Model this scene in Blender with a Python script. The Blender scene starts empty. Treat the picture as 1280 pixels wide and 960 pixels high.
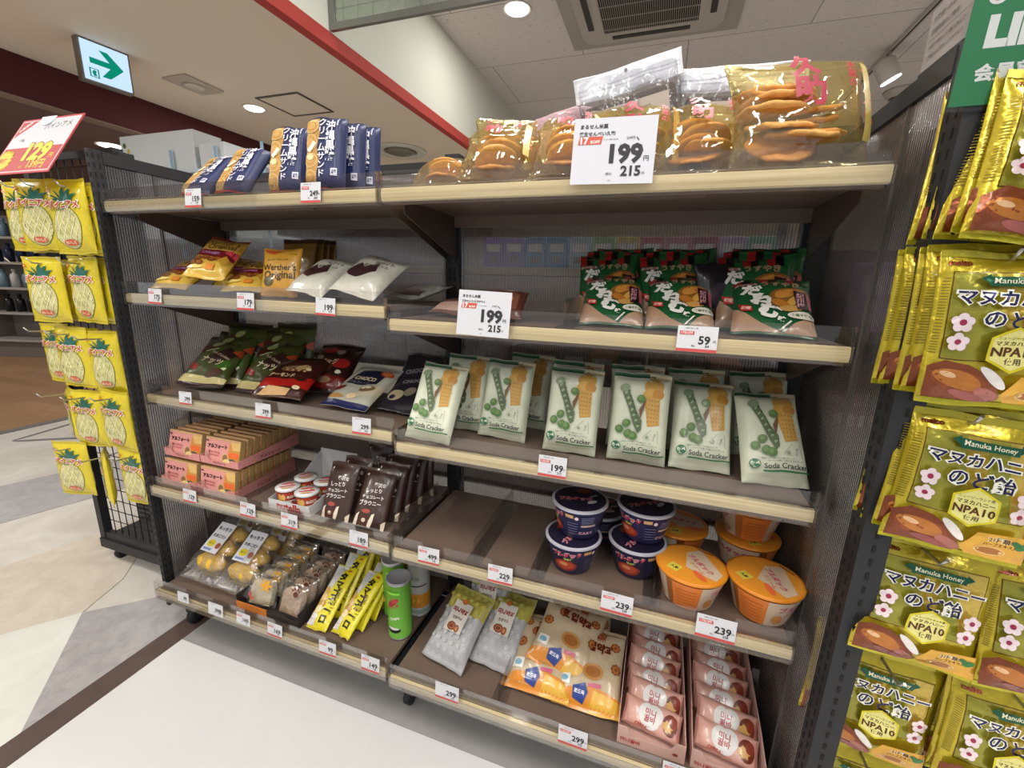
import bpy, bmesh, math, random
from mathutils import Vector, Matrix, noise
R0 = random.Random(7)
SC = bpy.context.scene
COL = SC.collection
PI = math.pi

# ---------------------------------------------------------------- materials
MATS = {}
def lin(h):
    if isinstance(h, str):
        h = h.lstrip('#'); h = h if len(h) == 6 else ''.join(x*2 for x in h); c = [int(h[i:i+2], 16)/255 for i in (0, 2, 4)]
    else: c = list(h)
    return [x/12.92 if x <= .04045 else ((x+.055)/1.055)**2.4 for x in c] + [1]
def newmat(name):
    m = bpy.data.materials.new(name); m.use_nodes = True
    nt = m.node_tree; nt.nodes.clear()
    out = nt.nodes.new('ShaderNodeOutputMaterial')
    return m, nt, out
def N(nt, t, **k):
    n = nt.nodes.new(t)
    for a, b in k.items():
        if a in n.inputs: n.inputs[a].default_value = b
        else: setattr(n, a, b)
    return n
KINDS = {  # rough, metallic, coat, bump strength, bump scale, variation
 'matte': (.75, 0, 0, 0, 0, .0), 'paper': (.6, 0, 0, .02, 200, .0), 'plastic': (.35, 0, 0, 0, 0, 0),
 'foil': (.3, .0, .35, .35, 55, .06), 'satin': (.45, 0, .1, .25, 45, .05), 'metal': (.35, .9, 0, 0, 0, 0),
 'gold': (.26, .55, .4, .5, 60, .10), 'dark': (.5, 0, 0, 0, 0, 0), 'card': (.7, 0, 0, .05, 120, .04), 'powder': (.55, .2, 0, .03, 400, 0),
 'bread': (.8, 0, 0, .6, 90, .12), 'fluffy': (.95, 0, 0, .8, 160, .15)}
def M(col, kind='matte'):
    key = (col, kind)
    if key in MATS: return MATS[key]
    r, me, coat, bs, bsc, var = KINDS[kind]
    m, nt, out = newmat('%s_%s' % (kind, str(col).lstrip('#')))
    p = N(nt, 'ShaderNodeBsdfPrincipled', Roughness=r, Metallic=me)
    p.inputs['Base Color'].default_value = lin(col)
    p.inputs['Coat Weight'].default_value = coat
    p.inputs['Coat Roughness'].default_value = .12
    nt.links.new(p.outputs[0], out.inputs[0])
    if bs or var:
        tc = N(nt, 'ShaderNodeTexCoord'); nz = N(nt, 'ShaderNodeTexNoise', Scale=bsc, Detail=2.0)
        nt.links.new(tc.outputs['Object'], nz.inputs['Vector'])
        if bs:
            b = N(nt, 'ShaderNodeBump', Strength=bs, Distance=.004)
            nt.links.new(nz.outputs[0], b.inputs['Height']); nt.links.new(b.outputs[0], p.inputs['Normal'])
        if var:
            mx = N(nt, 'ShaderNodeMix', data_type='RGBA'); c = lin(col)
            mx.inputs[6].default_value = [x*(1-var*2) for x in c[:3]]+[1]
            mx.inputs[7].default_value = [min(1, x*(1+var*2)) for x in c[:3]]+[1]
            nt.links.new(nz.outputs[0], mx.inputs[0]); nt.links.new(mx.outputs[2], p.inputs['Base Color'])
    MATS[key] = m
    return m
def film(name, tint='#ffffff', gloss=.1, rough=.08, haze=.03, hazecol='#ffffff', bump=.4, bscale=40):
    if name in MATS: return MATS[name]
    m, nt, out = newmat(name)
    tr = N(nt, 'ShaderNodeBsdfTransparent'); tr.inputs[0].default_value = lin(tint)
    gl = N(nt, 'ShaderNodeBsdfGlossy', Roughness=rough)
    df = N(nt, 'ShaderNodeBsdfDiffuse'); df.inputs[0].default_value = lin(hazecol)
    m1 = N(nt, 'ShaderNodeMixShader'); m1.inputs[0].default_value = haze
    m2 = N(nt, 'ShaderNodeMixShader')
    lw = N(nt, 'ShaderNodeLayerWeight', Blend=.25)
    ma = N(nt, 'ShaderNodeMath', operation='MULTIPLY_ADD'); ma.inputs[1].default_value = .5; ma.inputs[2].default_value = gloss
    ma.use_clamp = True
    L = nt.links.new
    L(lw.outputs['Fresnel'], ma.inputs[0]); L(ma.outputs[0], m2.inputs[0])
    L(tr.outputs[0], m1.inputs[1]); L(df.outputs[0], m1.inputs[2])
    L(m1.outputs[0], m2.inputs[1]); L(gl.outputs[0], m2.inputs[2]); L(m2.outputs[0], out.inputs[0])
    if bump:
        tc = N(nt, 'ShaderNodeTexCoord'); nz = N(nt, 'ShaderNodeTexNoise', Scale=bscale, Detail=2.0)
        b = N(nt, 'ShaderNodeBump', Strength=bump, Distance=.01)
        L(tc.outputs['Object'], nz.inputs['Vector']); L(nz.outputs[0], b.inputs['Height']); L(b.outputs[0], gl.inputs['Normal'])
    MATS[name] = m
    return m
def emis(name, col, s):
    m, nt, out = newmat(name)
    e = N(nt, 'ShaderNodeEmission', Strength=s); e.inputs[0].default_value = lin(col)
    nt.links.new(e.outputs[0], out.inputs[0]); return m
def ribbed(name, axis, tint='#e4e2e0', clear=.70):
    m, nt, out = newmat(name); L = nt.links.new
    tc = N(nt, 'ShaderNodeTexCoord'); sp = N(nt, 'ShaderNodeSeparateXYZ'); L(tc.outputs['Object'], sp.inputs[0])
    mu = N(nt, 'ShaderNodeMath', operation='MULTIPLY'); mu.inputs[1].default_value = 2*PI/.0068
    L(sp.outputs[axis], mu.inputs[0])
    sn = N(nt, 'ShaderNodeMath', operation='SINE'); L(mu.outputs[0], sn.inputs[0])
    ab = N(nt, 'ShaderNodeMath', operation='MULTIPLY_ADD'); ab.inputs[1].default_value = .5; ab.inputs[2].default_value = .5
    L(sn.outputs[0], ab.inputs[0])
    nz = N(nt, 'ShaderNodeTexNoise', Scale=2.2, Detail=1.0); L(tc.outputs['Object'], nz.inputs['Vector'])
    ad = N(nt, 'ShaderNodeMath', operation='MULTIPLY_ADD'); ad.inputs[1].default_value = .3
    L(nz.outputs[0], ad.inputs[0]); L(ab.outputs[0], ad.inputs[2])
    bp = N(nt, 'ShaderNodeBump', Strength=1.0, Distance=.0022); L(ad.outputs[0], bp.inputs['Height'])
    bq = N(nt, 'ShaderNodeBump', Strength=.5, Distance=.0022); L(ab.outputs[0], bq.inputs['Height'])
    tr = N(nt, 'ShaderNodeBsdfTransparent'); tr.inputs[0].default_value = lin(tint)
    rf = N(nt, 'ShaderNodeBsdfRefraction', Roughness=.06, IOR=1.10); rf.inputs[0].default_value = lin('#f0eeec')
    gl = N(nt, 'ShaderNodeBsdfGlossy', Roughness=.10); gl.inputs[0].default_value = lin('#f0f0f4')
    df = N(nt, 'ShaderNodeBsdfDiffuse'); df.inputs[0].default_value = lin('#6d6864')
    L(bp.outputs[0], gl.inputs['Normal']); L(bq.outputs[0], rf.inputs['Normal'])
    a = N(nt, 'ShaderNodeMixShader'); a.inputs[0].default_value = .35; L(tr.outputs[0], a.inputs[1]); L(rf.outputs[0], a.inputs[2])
    b = N(nt, 'ShaderNodeMixShader'); L(a.outputs[0], b.inputs[1]); L(df.outputs[0], b.inputs[2])
    f = N(nt, 'ShaderNodeMath', operation='MULTIPLY_ADD'); f.inputs[1].default_value = .22; f.inputs[2].default_value = .0
    L(ab.outputs[0], f.inputs[0]); L(f.outputs[0], b.inputs[0])
    c = N(nt, 'ShaderNodeMixShader'); c.inputs[0].default_value = .20; L(b.outputs[0], c.inputs[1]); L(gl.outputs[0], c.inputs[2])
    L(c.outputs[0], out.inputs[0]); return m

# ---------------------------------------------------------------- mesh helpers
def link(name, bm, mats, parent=None, smooth=False):
    me = bpy.data.meshes.new(name); bm.to_mesh(me); bm.free()
    for m in (mats if isinstance(mats, (list, tuple)) else [mats]): me.materials.append(m)
    if smooth: me.polygons.foreach_set('use_smooth', [True]*len(me.polygons))
    o = bpy.data.objects.new(name, me); COL.objects.link(o)
    if parent: o.parent = parent
    return o
def tag(o, label, cat, group=None, kind=None):
    o['label'] = label; o['category'] = cat
    if group: o['group'] = group
    if kind: o['kind'] = kind
    return o
def empty(name, loc=(0, 0, 0), rz=0):
    o = bpy.data.objects.new(name, None); o.empty_display_size = .02
    o.location = loc; o.rotation_euler = (0, 0, rz); COL.objects.link(o); return o
def struct(o): o['kind'] = 'structure'; return o
def bx(bm, x0, y0, z0, x1, y1, z1, mi=0, bev=0):
    vs = [bm.verts.new(p) for p in ((x0,y0,z0),(x1,y0,z0),(x1,y1,z0),(x0,y1,z0),(x0,y0,z1),(x1,y0,z1),(x1,y1,z1),(x0,y1,z1))]
    fs = [bm.faces.new([vs[i] for i in q]) for q in ((0,3,2,1),(4,5,6,7),(0,1,5,4),(1,2,6,5),(2,3,7,6),(3,0,4,7))]
    for f in fs: f.material_index = mi
    if bev:
        es = list({e for f in fs for e in f.edges})
        r = bmesh.ops.bevel(bm, geom=es, offset=bev, segments=2, affect='EDGES', profile=.5)
        for f in r['faces']: f.material_index = mi
    return fs
def box(name, a, b, m, parent=None, bev=0):
    bm = bmesh.new(); bx(bm, *a, *b, bev=bev); return link(name, bm, m, parent)
def prism(bm, pts, d, mi=0):   # pts: list of 3D points (planar loop), d: extrusion vector
    d = Vector(d); a = [bm.verts.new(p) for p in pts]; b = [bm.verts.new(Vector(p)+d) for p in pts]
    n = len(a); fs = [bm.faces.new(a[::-1]), bm.faces.new(b)]
    for i in range(n): fs.append(bm.faces.new((a[i], a[(i+1) % n], b[(i+1) % n], b[i])))
    for f in fs: f.material_index = mi
    return fs
def tube(bm, pts, r, n=8, mi=0, cap=True):
    pts = [Vector(p) for p in pts]; rings = []
    for i, p in enumerate(pts):
        t = (pts[min(i+1, len(pts)-1)]-pts[max(i-1, 0)]).normalized()
        u = t.cross(Vector((0, 0, 1)) if abs(t.z) < .9 else Vector((1, 0, 0))).normalized(); v = t.cross(u)
        rings.append([bm.verts.new(p+u*r*math.cos(2*PI*k/n)+v*r*math.sin(2*PI*k/n)) for k in range(n)])
    for a, b in zip(rings, rings[1:]):
        for k in range(n):
            f = bm.faces.new((a[k], a[(k+1) % n], b[(k+1) % n], b[k])); f.material_index = mi; f.smooth = True
    if cap:
        for rg in (rings[0][::-1], rings[-1]): f = bm.faces.new(rg); f.material_index = mi
def lathe(bm, prof, n=40, c=(0, 0, 0), mis=None, axis='z'):
    rings = []
    for r, z in prof:
        rings.append([bm.verts.new((c[0]+r*math.cos(2*PI*k/n), c[1]+r*math.sin(2*PI*k/n), c[2]+z)) for k in range(n)])
    for i, (a, b) in enumerate(zip(rings, rings[1:])):
        for k in range(n):
            f = bm.faces.new((a[k], a[(k+1) % n], b[(k+1) % n], b[k])); f.material_index = mis[i] if mis else 0; f.smooth = True
    f = bm.faces.new(rings[0][::-1]); f.material_index = mis[0] if mis else 0
    f = bm.faces.new(rings[-1]); f.material_index = mis[-1] if mis else 0

# ---------------------------------------------------------------- printed art
TXT = {}
def text2d(s, bold):
    key = (s, bold)
    if key in TXT: return TXT[key]
    cu = bpy.data.curves.new('lettering', 'FONT'); cu.body = s; cu.resolution_u = 2; cu.offset = bold
    cu.align_x = 'CENTER'; cu.align_y = 'CENTER'; cu.size = 1; cu.space_line = .95
    o = bpy.data.objects.new('lettering', cu); COL.objects.link(o)
    dg = bpy.context.evaluated_depsgraph_get()
    me = bpy.data.meshes.new_from_object(o.evaluated_get(dg))
    vs = [(v.co.x, v.co.y) for v in me.vertices]; fs = [tuple(p.vertices) for p in me.polygons]
    xs = [v[0] for v in vs] or [0]; ys = [v[1] for v in vs] or [0]
    cx, cy = (min(xs)+max(xs))/2, (min(ys)+max(ys))/2
    vs = [(x-cx, y-cy) for x, y in vs]
    ext = (max(xs)-min(xs), max(ys)-min(ys))
    bpy.data.objects.remove(o); bpy.data.curves.remove(cu); bpy.data.meshes.remove(me)
    TXT[key] = (vs, fs, ext); return TXT[key]
def r_(x0, y0, x1, y1, c): return ('p', [(x0, y0), (x1, y0), (x1, y1), (x0, y1)], c)
def p_(c, *pts): return ('p', list(pts), c)
def e_(cx, cy, rx, ry, c, rot=0, n=18):
    return ('P', cx, cy, rx, ry, c, rot, n)
def l_(x0, y0, x1, y1, w, c): return ('l', x0, y0, x1, y1, w, c)
def t_(s, cx, cy, wd, c, rot=0, bold=.01, mh=None): return ('t', s, cx, cy, wd, c, rot, bold, mh)   # wd: width of the text as a fraction of the face width
def v_(s, cx, cy, ht, c, rot=0, bold=.015): return ('t', '\n'.join(s), cx, cy, None, c, rot, bold, ht)
def star(cx, cy, ro, ri, n, c, asp=1):
    return ('p', [(cx+(ro if i % 2 == 0 else ri)*math.cos(PI*i/n), cy+asp*(ro if i % 2 == 0 else ri)*math.sin(PI*i/n)) for i in range(2*n)], c)
def art_geo(bm, art, W, H, fn, slots, kind, maxe=.008, lay0=1, dl=.00022):
    """draw the art (unit square -> W x H metres) on the surface fn(x, y, lift)"""
    for k, a in enumerate(art):
        lift = .0003+dl*(lay0+k*.5)
        tmp = bmesh.new()
        if a[0] == 'p':
            tmp.faces.new([tmp.verts.new(((x-.5)*W, y*H, 0)) for x, y in a[1]]); col = a[2]
        elif a[0] == 'P':
            _, cx, cy, rx, ry, col, rot, n = a; cr, sr = math.cos(rot), math.sin(rot)
            tmp.faces.new([tmp.verts.new(((cx-.5)*W+(rx*W*math.cos(t)*cr-ry*H*math.sin(t)*sr), cy*H+(rx*W*math.cos(t)*sr+ry*H*math.sin(t)*cr), 0)) for t in [2*PI*i/n for i in range(n)]])
        elif a[0] == 'l':
            _, x0, y0, x1, y1, w, col = a
            A = Vector(((x0-.5)*W, y0*H, 0)); B = Vector(((x1-.5)*W, y1*H, 0)); d = (B-A).normalized(); q = Vector((-d.y, d.x, 0))*w*W/2
            tmp.faces.new([tmp.verts.new(p) for p in (A-q, B-q, B+q, A+q)])
        else:
            _, s, cx, cy, wd, col, rot, bold, mh = a
            vs, fs, ext = text2d(s, bold)
            sc = wd*W/ext[0] if wd else 1e9
            if mh: sc = min(sc, mh*H/ext[1])
            cr, sr = math.cos(rot), math.sin(rot)
            vv = [tmp.verts.new(((cx-.5)*W+sc*(x*cr-y*sr), cy*H+sc*(x*sr+y*cr), 0)) for x, y in vs]
            for f in fs:
                try: tmp.faces.new([vv[i] for i in f])
                except ValueError: pass
        bmesh.ops.triangulate(tmp, faces=tmp.faces)
        if maxe:
            for _ in range(5):
                es = [e for e in tmp.edges if e.calc_length() > maxe]
                if not es: break
                bmesh.ops.subdivide_edges(tmp, edges=es, cuts=1)
                bmesh.ops.triangulate(tmp, faces=tmp.faces)
        for f in tmp.faces:
            if f.normal.z < 0: f.normal_flip()
        m = M(col, kind) if not isinstance(col, bpy.types.Material) else col
        if m not in slots: slots.append(m)
        mi = slots.index(m); vm = {}
        for v in tmp.verts: vm[v] = bm.verts.new(fn(v.co.x, v.co.y, lift))
        for f in tmp.faces:
            try: g = bm.faces.new([vm[v] for v in f.verts]); g.material_index = mi; g.smooth = True
            except ValueError: pass
        tmp.free()
def scene_bag(name, w, h, t, base, art=(), kind='foil', seed=1, crimp=.07, sq=4, wr=.0022, bottom=True, back=None, fold=0, gusset=1.0, lump=0, nu=18, nv=24, mats=None, curl=0.0):
    """pillow bag: origin at the bottom centre, y up the face, z out of the face"""
    bm = bmesh.new(); rnd = Vector((seed*7.3, seed*3.1, seed*1.7))
    F = []; Bk = []
    for j in range(nv+1):
        v = j/nv; rf = []; rb = []
        for i in range(nu+1):
            u = i/nu; U = 2*u-1
            c0 = crimp if bottom else 0
            vv = (v-c0)/(1-crimp-c0)*2-1
            vv = max(-1, min(1, vv))
            prof = (1-abs(U)**sq)**.55*(1-abs(vv)**sq)**.55
            nn = noise.noise(Vector((u*w*22, v*h*22, 0))+rnd)
            n2 = noise.noise(Vector((u*w*9, v*h*9, 3))+rnd)
            hz = t/2*prof*(1+.25*n2)+wr*nn*(.3+prof)
            if lump: hz += lump*prof*abs(noise.noise(Vector((u*w*45, v*h*45, 9))+rnd))
            x = U*w/2*(1-.05*gusset*(1-vv*vv)*t/.04)+.002*n2
            y = v*h+.0025*noise.noise(Vector((u*4, v*9, 5))+rnd)*(1 if 0 < j < nv else 1.6)
            cz = curl*(v**2)*h*.4 + .004*math.sin(u*5+seed)*(1-prof)
            rf.append(Vector((x, y, cz+max(hz, .0004)))); rb.append(Vector((x, y, cz-max(hz*.9, .0004))))
        F.append(rf); Bk.append(rb)
    slots = [M(base, kind) if mats is None else mats[0]]
    if back: slots.append(M(back, kind))
    bi = 1 if back else 0
    fv = [[bm.verts.new(p) for p in r] for r in F]; bv = [[bm.verts.new(p) for p in r] for r in Bk]
    for j in range(nv):
        for i in range(nu):
            f = bm.faces.new((fv[j][i], fv[j][i+1], fv[j+1][i+1], fv[j+1][i])); f.smooth = True
            f = bm.faces.new((bv[j][i], bv[j+1][i], bv[j+1][i+1], bv[j][i+1])); f.smooth = True; f.material_index = bi
    rim = [(0, i) for i in range(nu)]+[(j, nu) for j in range(nv)]+[(nv, i) for i in range(nu, 0, -1)]+[(j, 0) for j in range(nv, 0, -1)]
    for (a, b), (c, d) in zip(rim, rim[1:]+rim[:1]):
        bm.faces.new((fv[a][b], bv[a][b], bv[c][d], fv[c][d]))
    def fn(x, y, lift):
        u = min(max(x/w+.5, 0), 1)*nu; v = min(max(y/h, 0), 1)*nv
        i = min(int(u), nu-1); j = min(int(v), nv-1); a = u-i; b = v-j
        p = (F[j][i]*(1-a)+F[j][i+1]*a)*(1-b)+(F[j+1][i]*(1-a)+F[j+1][i+1]*a)*b
        return Vector((p.x, p.y, p.z+lift+.0003))
    art_geo(bm, art, w, h, fn, slots, kind)
    me = bpy.data.meshes.new(name); bm.to_mesh(me); bm.free()
    for m in slots: me.materials.append(m)
    return me
def pose(o, x, y, z, yaw=0, lean=0, roll=0, s=None):
    m = Matrix.Translation((x, y, z)) @ Matrix.Rotation(yaw, 4, 'Z') @ Matrix.Rotation(PI/2-lean, 4, 'X') @ Matrix.Rotation(roll, 4, 'Z')
    if s: m = m @ Matrix.Diagonal((*s, 1))
    o.matrix_world = m; o.location, o.rotation_euler, o.scale = m.decompose()[0], m.to_euler(), m.to_scale()
    return o
def inst(me, name, ps, label, cat, group=None, s=None):
    o = bpy.data.objects.new(name, me); COL.objects.link(o); pose(o, *ps, s=s)
    return tag(o, label, cat, group)
def copy_tree(o, parent=None):
    c = o.copy(); COL.objects.link(c)
    if parent: c.parent = parent
    for ch in list(o.children): copy_tree(ch, c)
    return c

# ================================================================= ROOM
ZL, ZU = 2.5, 3.26
def wallmat(name, col, sc=3, var=.04, bump=.03, bs=80, rough=.8):
    m, nt, out = newmat(name); p = N(nt, 'ShaderNodeBsdfPrincipled', Roughness=rough); L = nt.links.new
    tc = N(nt, 'ShaderNodeTexCoord'); nz = N(nt, 'ShaderNodeTexNoise', Scale=sc, Detail=5.0); L(tc.outputs['Object'], nz.inputs['Vector'])
    mx = N(nt, 'ShaderNodeMix', data_type='RGBA'); c = lin(col)
    mx.inputs[6].default_value = [x*(1-var) for x in c[:3]]+[1]; mx.inputs[7].default_value = [min(1, x*(1+var)) for x in c[:3]]+[1]
    L(nz.outputs[0], mx.inputs[0]); L(mx.outputs[2], p.inputs['Base Color'])
    n2 = N(nt, 'ShaderNodeTexNoise', Scale=bs, Detail=3.0); L(tc.outputs['Object'], n2.inputs['Vector'])
    b = N(nt, 'ShaderNodeBump', Strength=bump*10, Distance=.002); L(n2.outputs[0], b.inputs['Height']); L(b.outputs[0], p.inputs['Normal'])
    L(p.outputs[0], out.inputs[0]); return m
def tilemat(name, col, seam, bw, bh, off=.5, rough=.85, pits=True, grain=None, mortar=.004):
    m, nt, out = newmat(name); p = N(nt, 'ShaderNodeBsdfPrincipled', Roughness=rough); L = nt.links.new
    tc = N(nt, 'ShaderNodeTexCoord'); br = N(nt, 'ShaderNodeTexBrick', offset=off)
    br.inputs['Scale'].default_value = 1; br.inputs['Mortar Size'].default_value = mortar; br.inputs['Brick Width'].default_value = bw; br.inputs['Row Height'].default_value = bh
    br.inputs['Mortar Smooth'].default_value = .2; br.inputs['Bias'].default_value = 0
    c = lin(col); br.inputs[1].default_value = c; br.inputs[2].default_value = [x*(.93 if grain is None else .8) for x in c[:3]]+[1]; br.inputs[3].default_value = lin(seam)
    L(tc.outputs['Object'], br.inputs['Vector'])
    src = br.outputs[0]
    if pits:
        mp = N(nt, 'ShaderNodeMapping'); mp.inputs['Scale'].default_value = (1, 2.5, 1); L(tc.outputs['Object'], mp.inputs[0])
        nz = N(nt, 'ShaderNodeTexNoise', Scale=28.0, Detail=3.0); L(mp.outputs[0], nz.inputs['Vector'])
        rp = N(nt, 'ShaderNodeValToRGB'); rp.color_ramp.elements[0].position = .30; rp.color_ramp.elements[0].color = (.68, .67, .66, 1); rp.color_ramp.elements[1].position = .38; rp.color_ramp.elements[1].color = (1, 1, 1, 1)
        L(nz.outputs[0], rp.inputs[0])
        mx = N(nt, 'ShaderNodeMix', data_type='RGBA', blend_type='MULTIPLY'); mx.inputs[0].default_value = 1
        L(src, mx.inputs[6]); L(rp.outputs[0], mx.inputs[7]); src = mx.outputs[2]
    if grain:
        mp = N(nt, 'ShaderNodeMapping'); mp.inputs['Scale'].default_value = grain; L(tc.outputs['Object'], mp.inputs[0])
        nz = N(nt, 'ShaderNodeTexNoise', Scale=4.0, Detail=5.0); L(mp.outputs[0], nz.inputs['Vector'])
        rp = N(nt, 'ShaderNodeValToRGB'); rp.color_ramp.elements[0].color = (.7, .66, .62, 1); rp.color_ramp.elements[1].color = (1.0, 1.0, 1.0, 1)
        L(nz.outputs[0], rp.inputs[0])
        mx = N(nt, 'ShaderNodeMix', data_type='RGBA', blend_type='MULTIPLY'); mx.inputs[0].default_value = 1
        L(src, mx.inputs[6]); L(rp.outputs[0], mx.inputs[7]); src = mx.outputs[2]
    L(src, p.inputs['Base Color']); L(p.outputs[0], out.inputs[0]); return m
def marble(name, col, vein, sc=5, amt=.5, rough=.35):
    m, nt, out = newmat(name); p = N(nt, 'ShaderNodeBsdfPrincipled', Roughness=rough); L = nt.links.new
    tc = N(nt, 'ShaderNodeTexCoord'); nz = N(nt, 'ShaderNodeTexNoise', Scale=sc, Detail=8.0, Roughness=.7, Distortion=.8); L(tc.outputs['Object'], nz.inputs['Vector'])
    rp = N(nt, 'ShaderNodeValToRGB'); rp.color_ramp.elements[0].position = .38; rp.color_ramp.elements[0].color = lin(vein); rp.color_ramp.elements[1].position = .38+amt*.6; rp.color_ramp.elements[1].color = lin(col)
    L(nz.outputs[0], rp.inputs[0]); L(rp.outputs[0], p.inputs['Base Color']); L(p.outputs[0], out.inputs[0]); return m

def flat(name, pts, z, th, m):
    bm = bmesh.new(); prism(bm, [(x, y, z-th) for x, y in pts], (0, 0, th)); bmesh.ops.recalc_face_normals(bm, faces=bm.faces)
    return struct(link(name, bm, m))
flat('floor', [(-12, -3.5), (7, -3.5), (7, 10), (-12, 10)], 0, .1, marble('cream stone tile', '#dcd9d2', '#c8c3ba', 3, .5))
WH = marble('white vinyl tile', '#dcdcdc', '#d3d3d4', 1.2, .5, .3)
flat('floor', [(-1.41, -3.5), (7, -3.5), (7, .80), (-1.41, .80)], .003, .002, WH)
flat('floor', [(-1.41, .80), (7, .80), (7, 3), (-1.41, 3)], .003, .002, marble('grey vinyl tile', '#9b9a98', '#929190', 8, .5, .4))
flat('trim_1', [(-1.49, -3.5), (-1.41, -3.5), (-1.41, 3), (-1.49, 3)], .004, .003, marble('dark brown border strip', '#5a4a44', '#4f403b', 14, .6, .45))
flat('floor', [(-1.49, .44), (-1.49, 1.4), (-1.70, .90), (-1.857, .76)], .003, .002, marble('grey stone tile', '#b3b0b1', '#9d9a9c', 16, .5))
flat('floor', [(-1.49, -1.5), (-1.49, .44), (-1.857, .76), (-2.42, .07), (-3, -1.5)], .003, .002, marble('pale stone tile', '#e2e3de', '#d6d7d0', 6, .6))
flat('floor', [(-1.857, .76), (-1.93, .93), (-2.32, 1.35), (-2.46, .80), (-3.2, -.6), (-2.42, .07)], .003, .002, marble('sand stone tile', '#d9d1c4', '#c6bcae', 10, .6))
flat('floor', [(-2.905, .979), (-2.75, 1.5), (-3.2, 1.8), (-3.42, 1.19), (-4.6, -.6), (-3.9, -.6)], .003, .002, marble('slate grey stone tile', '#b5b3b3', '#a3a1a2', 12, .5))
flat('floor', [(-4.6, -3), (-4.6, 10), (-9.5, 10), (-9.5, -3)], .003, .002, tilemat('oak plank floor', '#b08a66', '#8d6c50', 1.1, .14, .5, .45, False, (1, 8, 1), .002))
flat('trim_2', [(-4.6, -3), (-4.52, -3), (-4.52, 10), (-4.6, 10)], .005, .003, M('#6b6966', 'matte'))
flat('trim_3', [(-4.28, 1.60), (-4.24, 1.60), (-3.6, 2.0), (-3.63, 2.04)], .005, .003, M('#7a7876', 'matte'))
flat('trim_4', [(-4.28, 1.60), (-4.28, 1.66), (-4.5, 2.6), (-4.55, 2.6)], .0052, .003, M('#7a7876', 'matte'))

LOWC = wallmat('beige painted ceiling', '#e2d3c0', 1, .02, .01)
flat('ceiling', [(-3.95, -3.5), (-1.98, -3.5), (-1.98, 10), (-3.95, 10)], ZL+.06, .06, LOWC)
flat('ceiling', [(-1.98, -3.5), (7, -3.5), (7, 10), (-1.98, 10)], ZU+.1, .1, tilemat('pitted ceiling board', '#ded5d2', '#8f8785', 1.8, .9, .5))
flat('ceiling', [(-12, -3.5), (-3.97, -3.5), (-3.97, 10), (-12, 10)], 2.3, .05, wallmat('brown painted ceiling', '#67504c', 1, .05))
bm = bmesh.new(); bx(bm, -2.02, -3.5, ZL+.075, -1.962, 10, ZU); struct(link('wall_fascia', bm, wallmat('pale green grey wall paint', '#d9dad0', 2, .03)))
bm = bmesh.new(); bx(bm, -2.02, -3.5, ZL-.001, -1.958, 10, ZL+.075); struct(link('trim_5', bm, wallmat('brick red paint', '#b04038', 2, .03)))
bm = bmesh.new(); bx(bm, -4.02, -3.5, 2.25, -3.95, 10, ZL+.05); struct(link('trim_6', bm, wallmat('maroon paint', '#4a1416', 2, .05)))
bm = bmesh.new(); bx(bm, -4.05, -3.5, 2.243, -3.94, 10, 2.25); struct(link('trim_7', bm, M('#8a7468', 'matte')))
bm = bmesh.new(); bx(bm, -12, 10, 0, 7, 10.1, 3.4); struct(link('wall_back', bm, wallmat('warm white wall', '#b5ada2', 1, .03)))
bm = bmesh.new(); bx(bm, -12.1, -3.5, 0, -12, 10, 3.4); struct(link('wall_left', bm, wallmat('beige wall', '#a89c8c', 1, .03)))
bm = bmesh.new(); bx(bm, 7, -3.5, 0, 7.1, 10, 3.4); struct(link('wall_right', bm, wallmat('off white wall', '#bab2ae', 1, .03)))

# glazed smoke curtain hanging from the upper ceiling
t = empty('smoke_curtain', (-1.955, 2.38, 2.58)); tag(t, 'clear wired-glass smoke curtain in grey metal frame hanging below the ceiling', 'partition')
fm = M('#8f918c', 'metal')
bm = bmesh.new(); bx(bm, 0, -.012, 0, 6, .012, .035); link('frame_rail', bm, fm, t)
bm = bmesh.new(); bx(bm, 0, -.012, .035, .035, .012, .66); link('frame_post', bm, fm, t)
bm = bmesh.new(); bx(bm, .035, -.003, .035, 6, .003, .67)
link('glass_pane', bm, film('wired glass', '#dfe6df', .08, .05, .12, '#c9d0c8', 0), t)
bm = bmesh.new()
for k in range(60): bx(bm, .09+k*.1, -.0035, .036, .0925+k*.1, -.0033, .66)
for k in range(6): bx(bm, .036, -.0035, .1+k*.1, 5.9, -.0033, .1025+k*.1)
link('wire_grid', bm, M('#7b807a', 'matte'), t)

# ceiling fittings
LAMP = emis('lamp glow', '#fff6ea', 9)
def downlight(x, y, z, r, label, name='downlight', power=0):
    t = empty(name, (x, y, z)); tag(t, label, 'ceiling light', 'round downlights')
    bm = bmesh.new(); lathe(bm, [(r*.82, -.002), (r, -.004), (r*1.12, -.008), (r*1.14, -.0005)], 32); link('trim_ring', bm, M('#e8e4de', 'plastic'), t, True)
    bm = bmesh.new(); lathe(bm, [(r*.86, -.0095), (r*.8, -.012)], 32); link('lens', bm, LAMP, t)
downlight(-3.23, 2.97, ZL, .075, 'small round downlight in the beige ceiling, beside the square access hatch')
downlight(-1.28, 3.69, ZU, .10, 'bright round downlight in the pitted ceiling, left of the air conditioner')
downlight(-4.6, 2.72, 2.25, .09, 'round downlight in the dark brown ceiling beyond the maroon beam')
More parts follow.
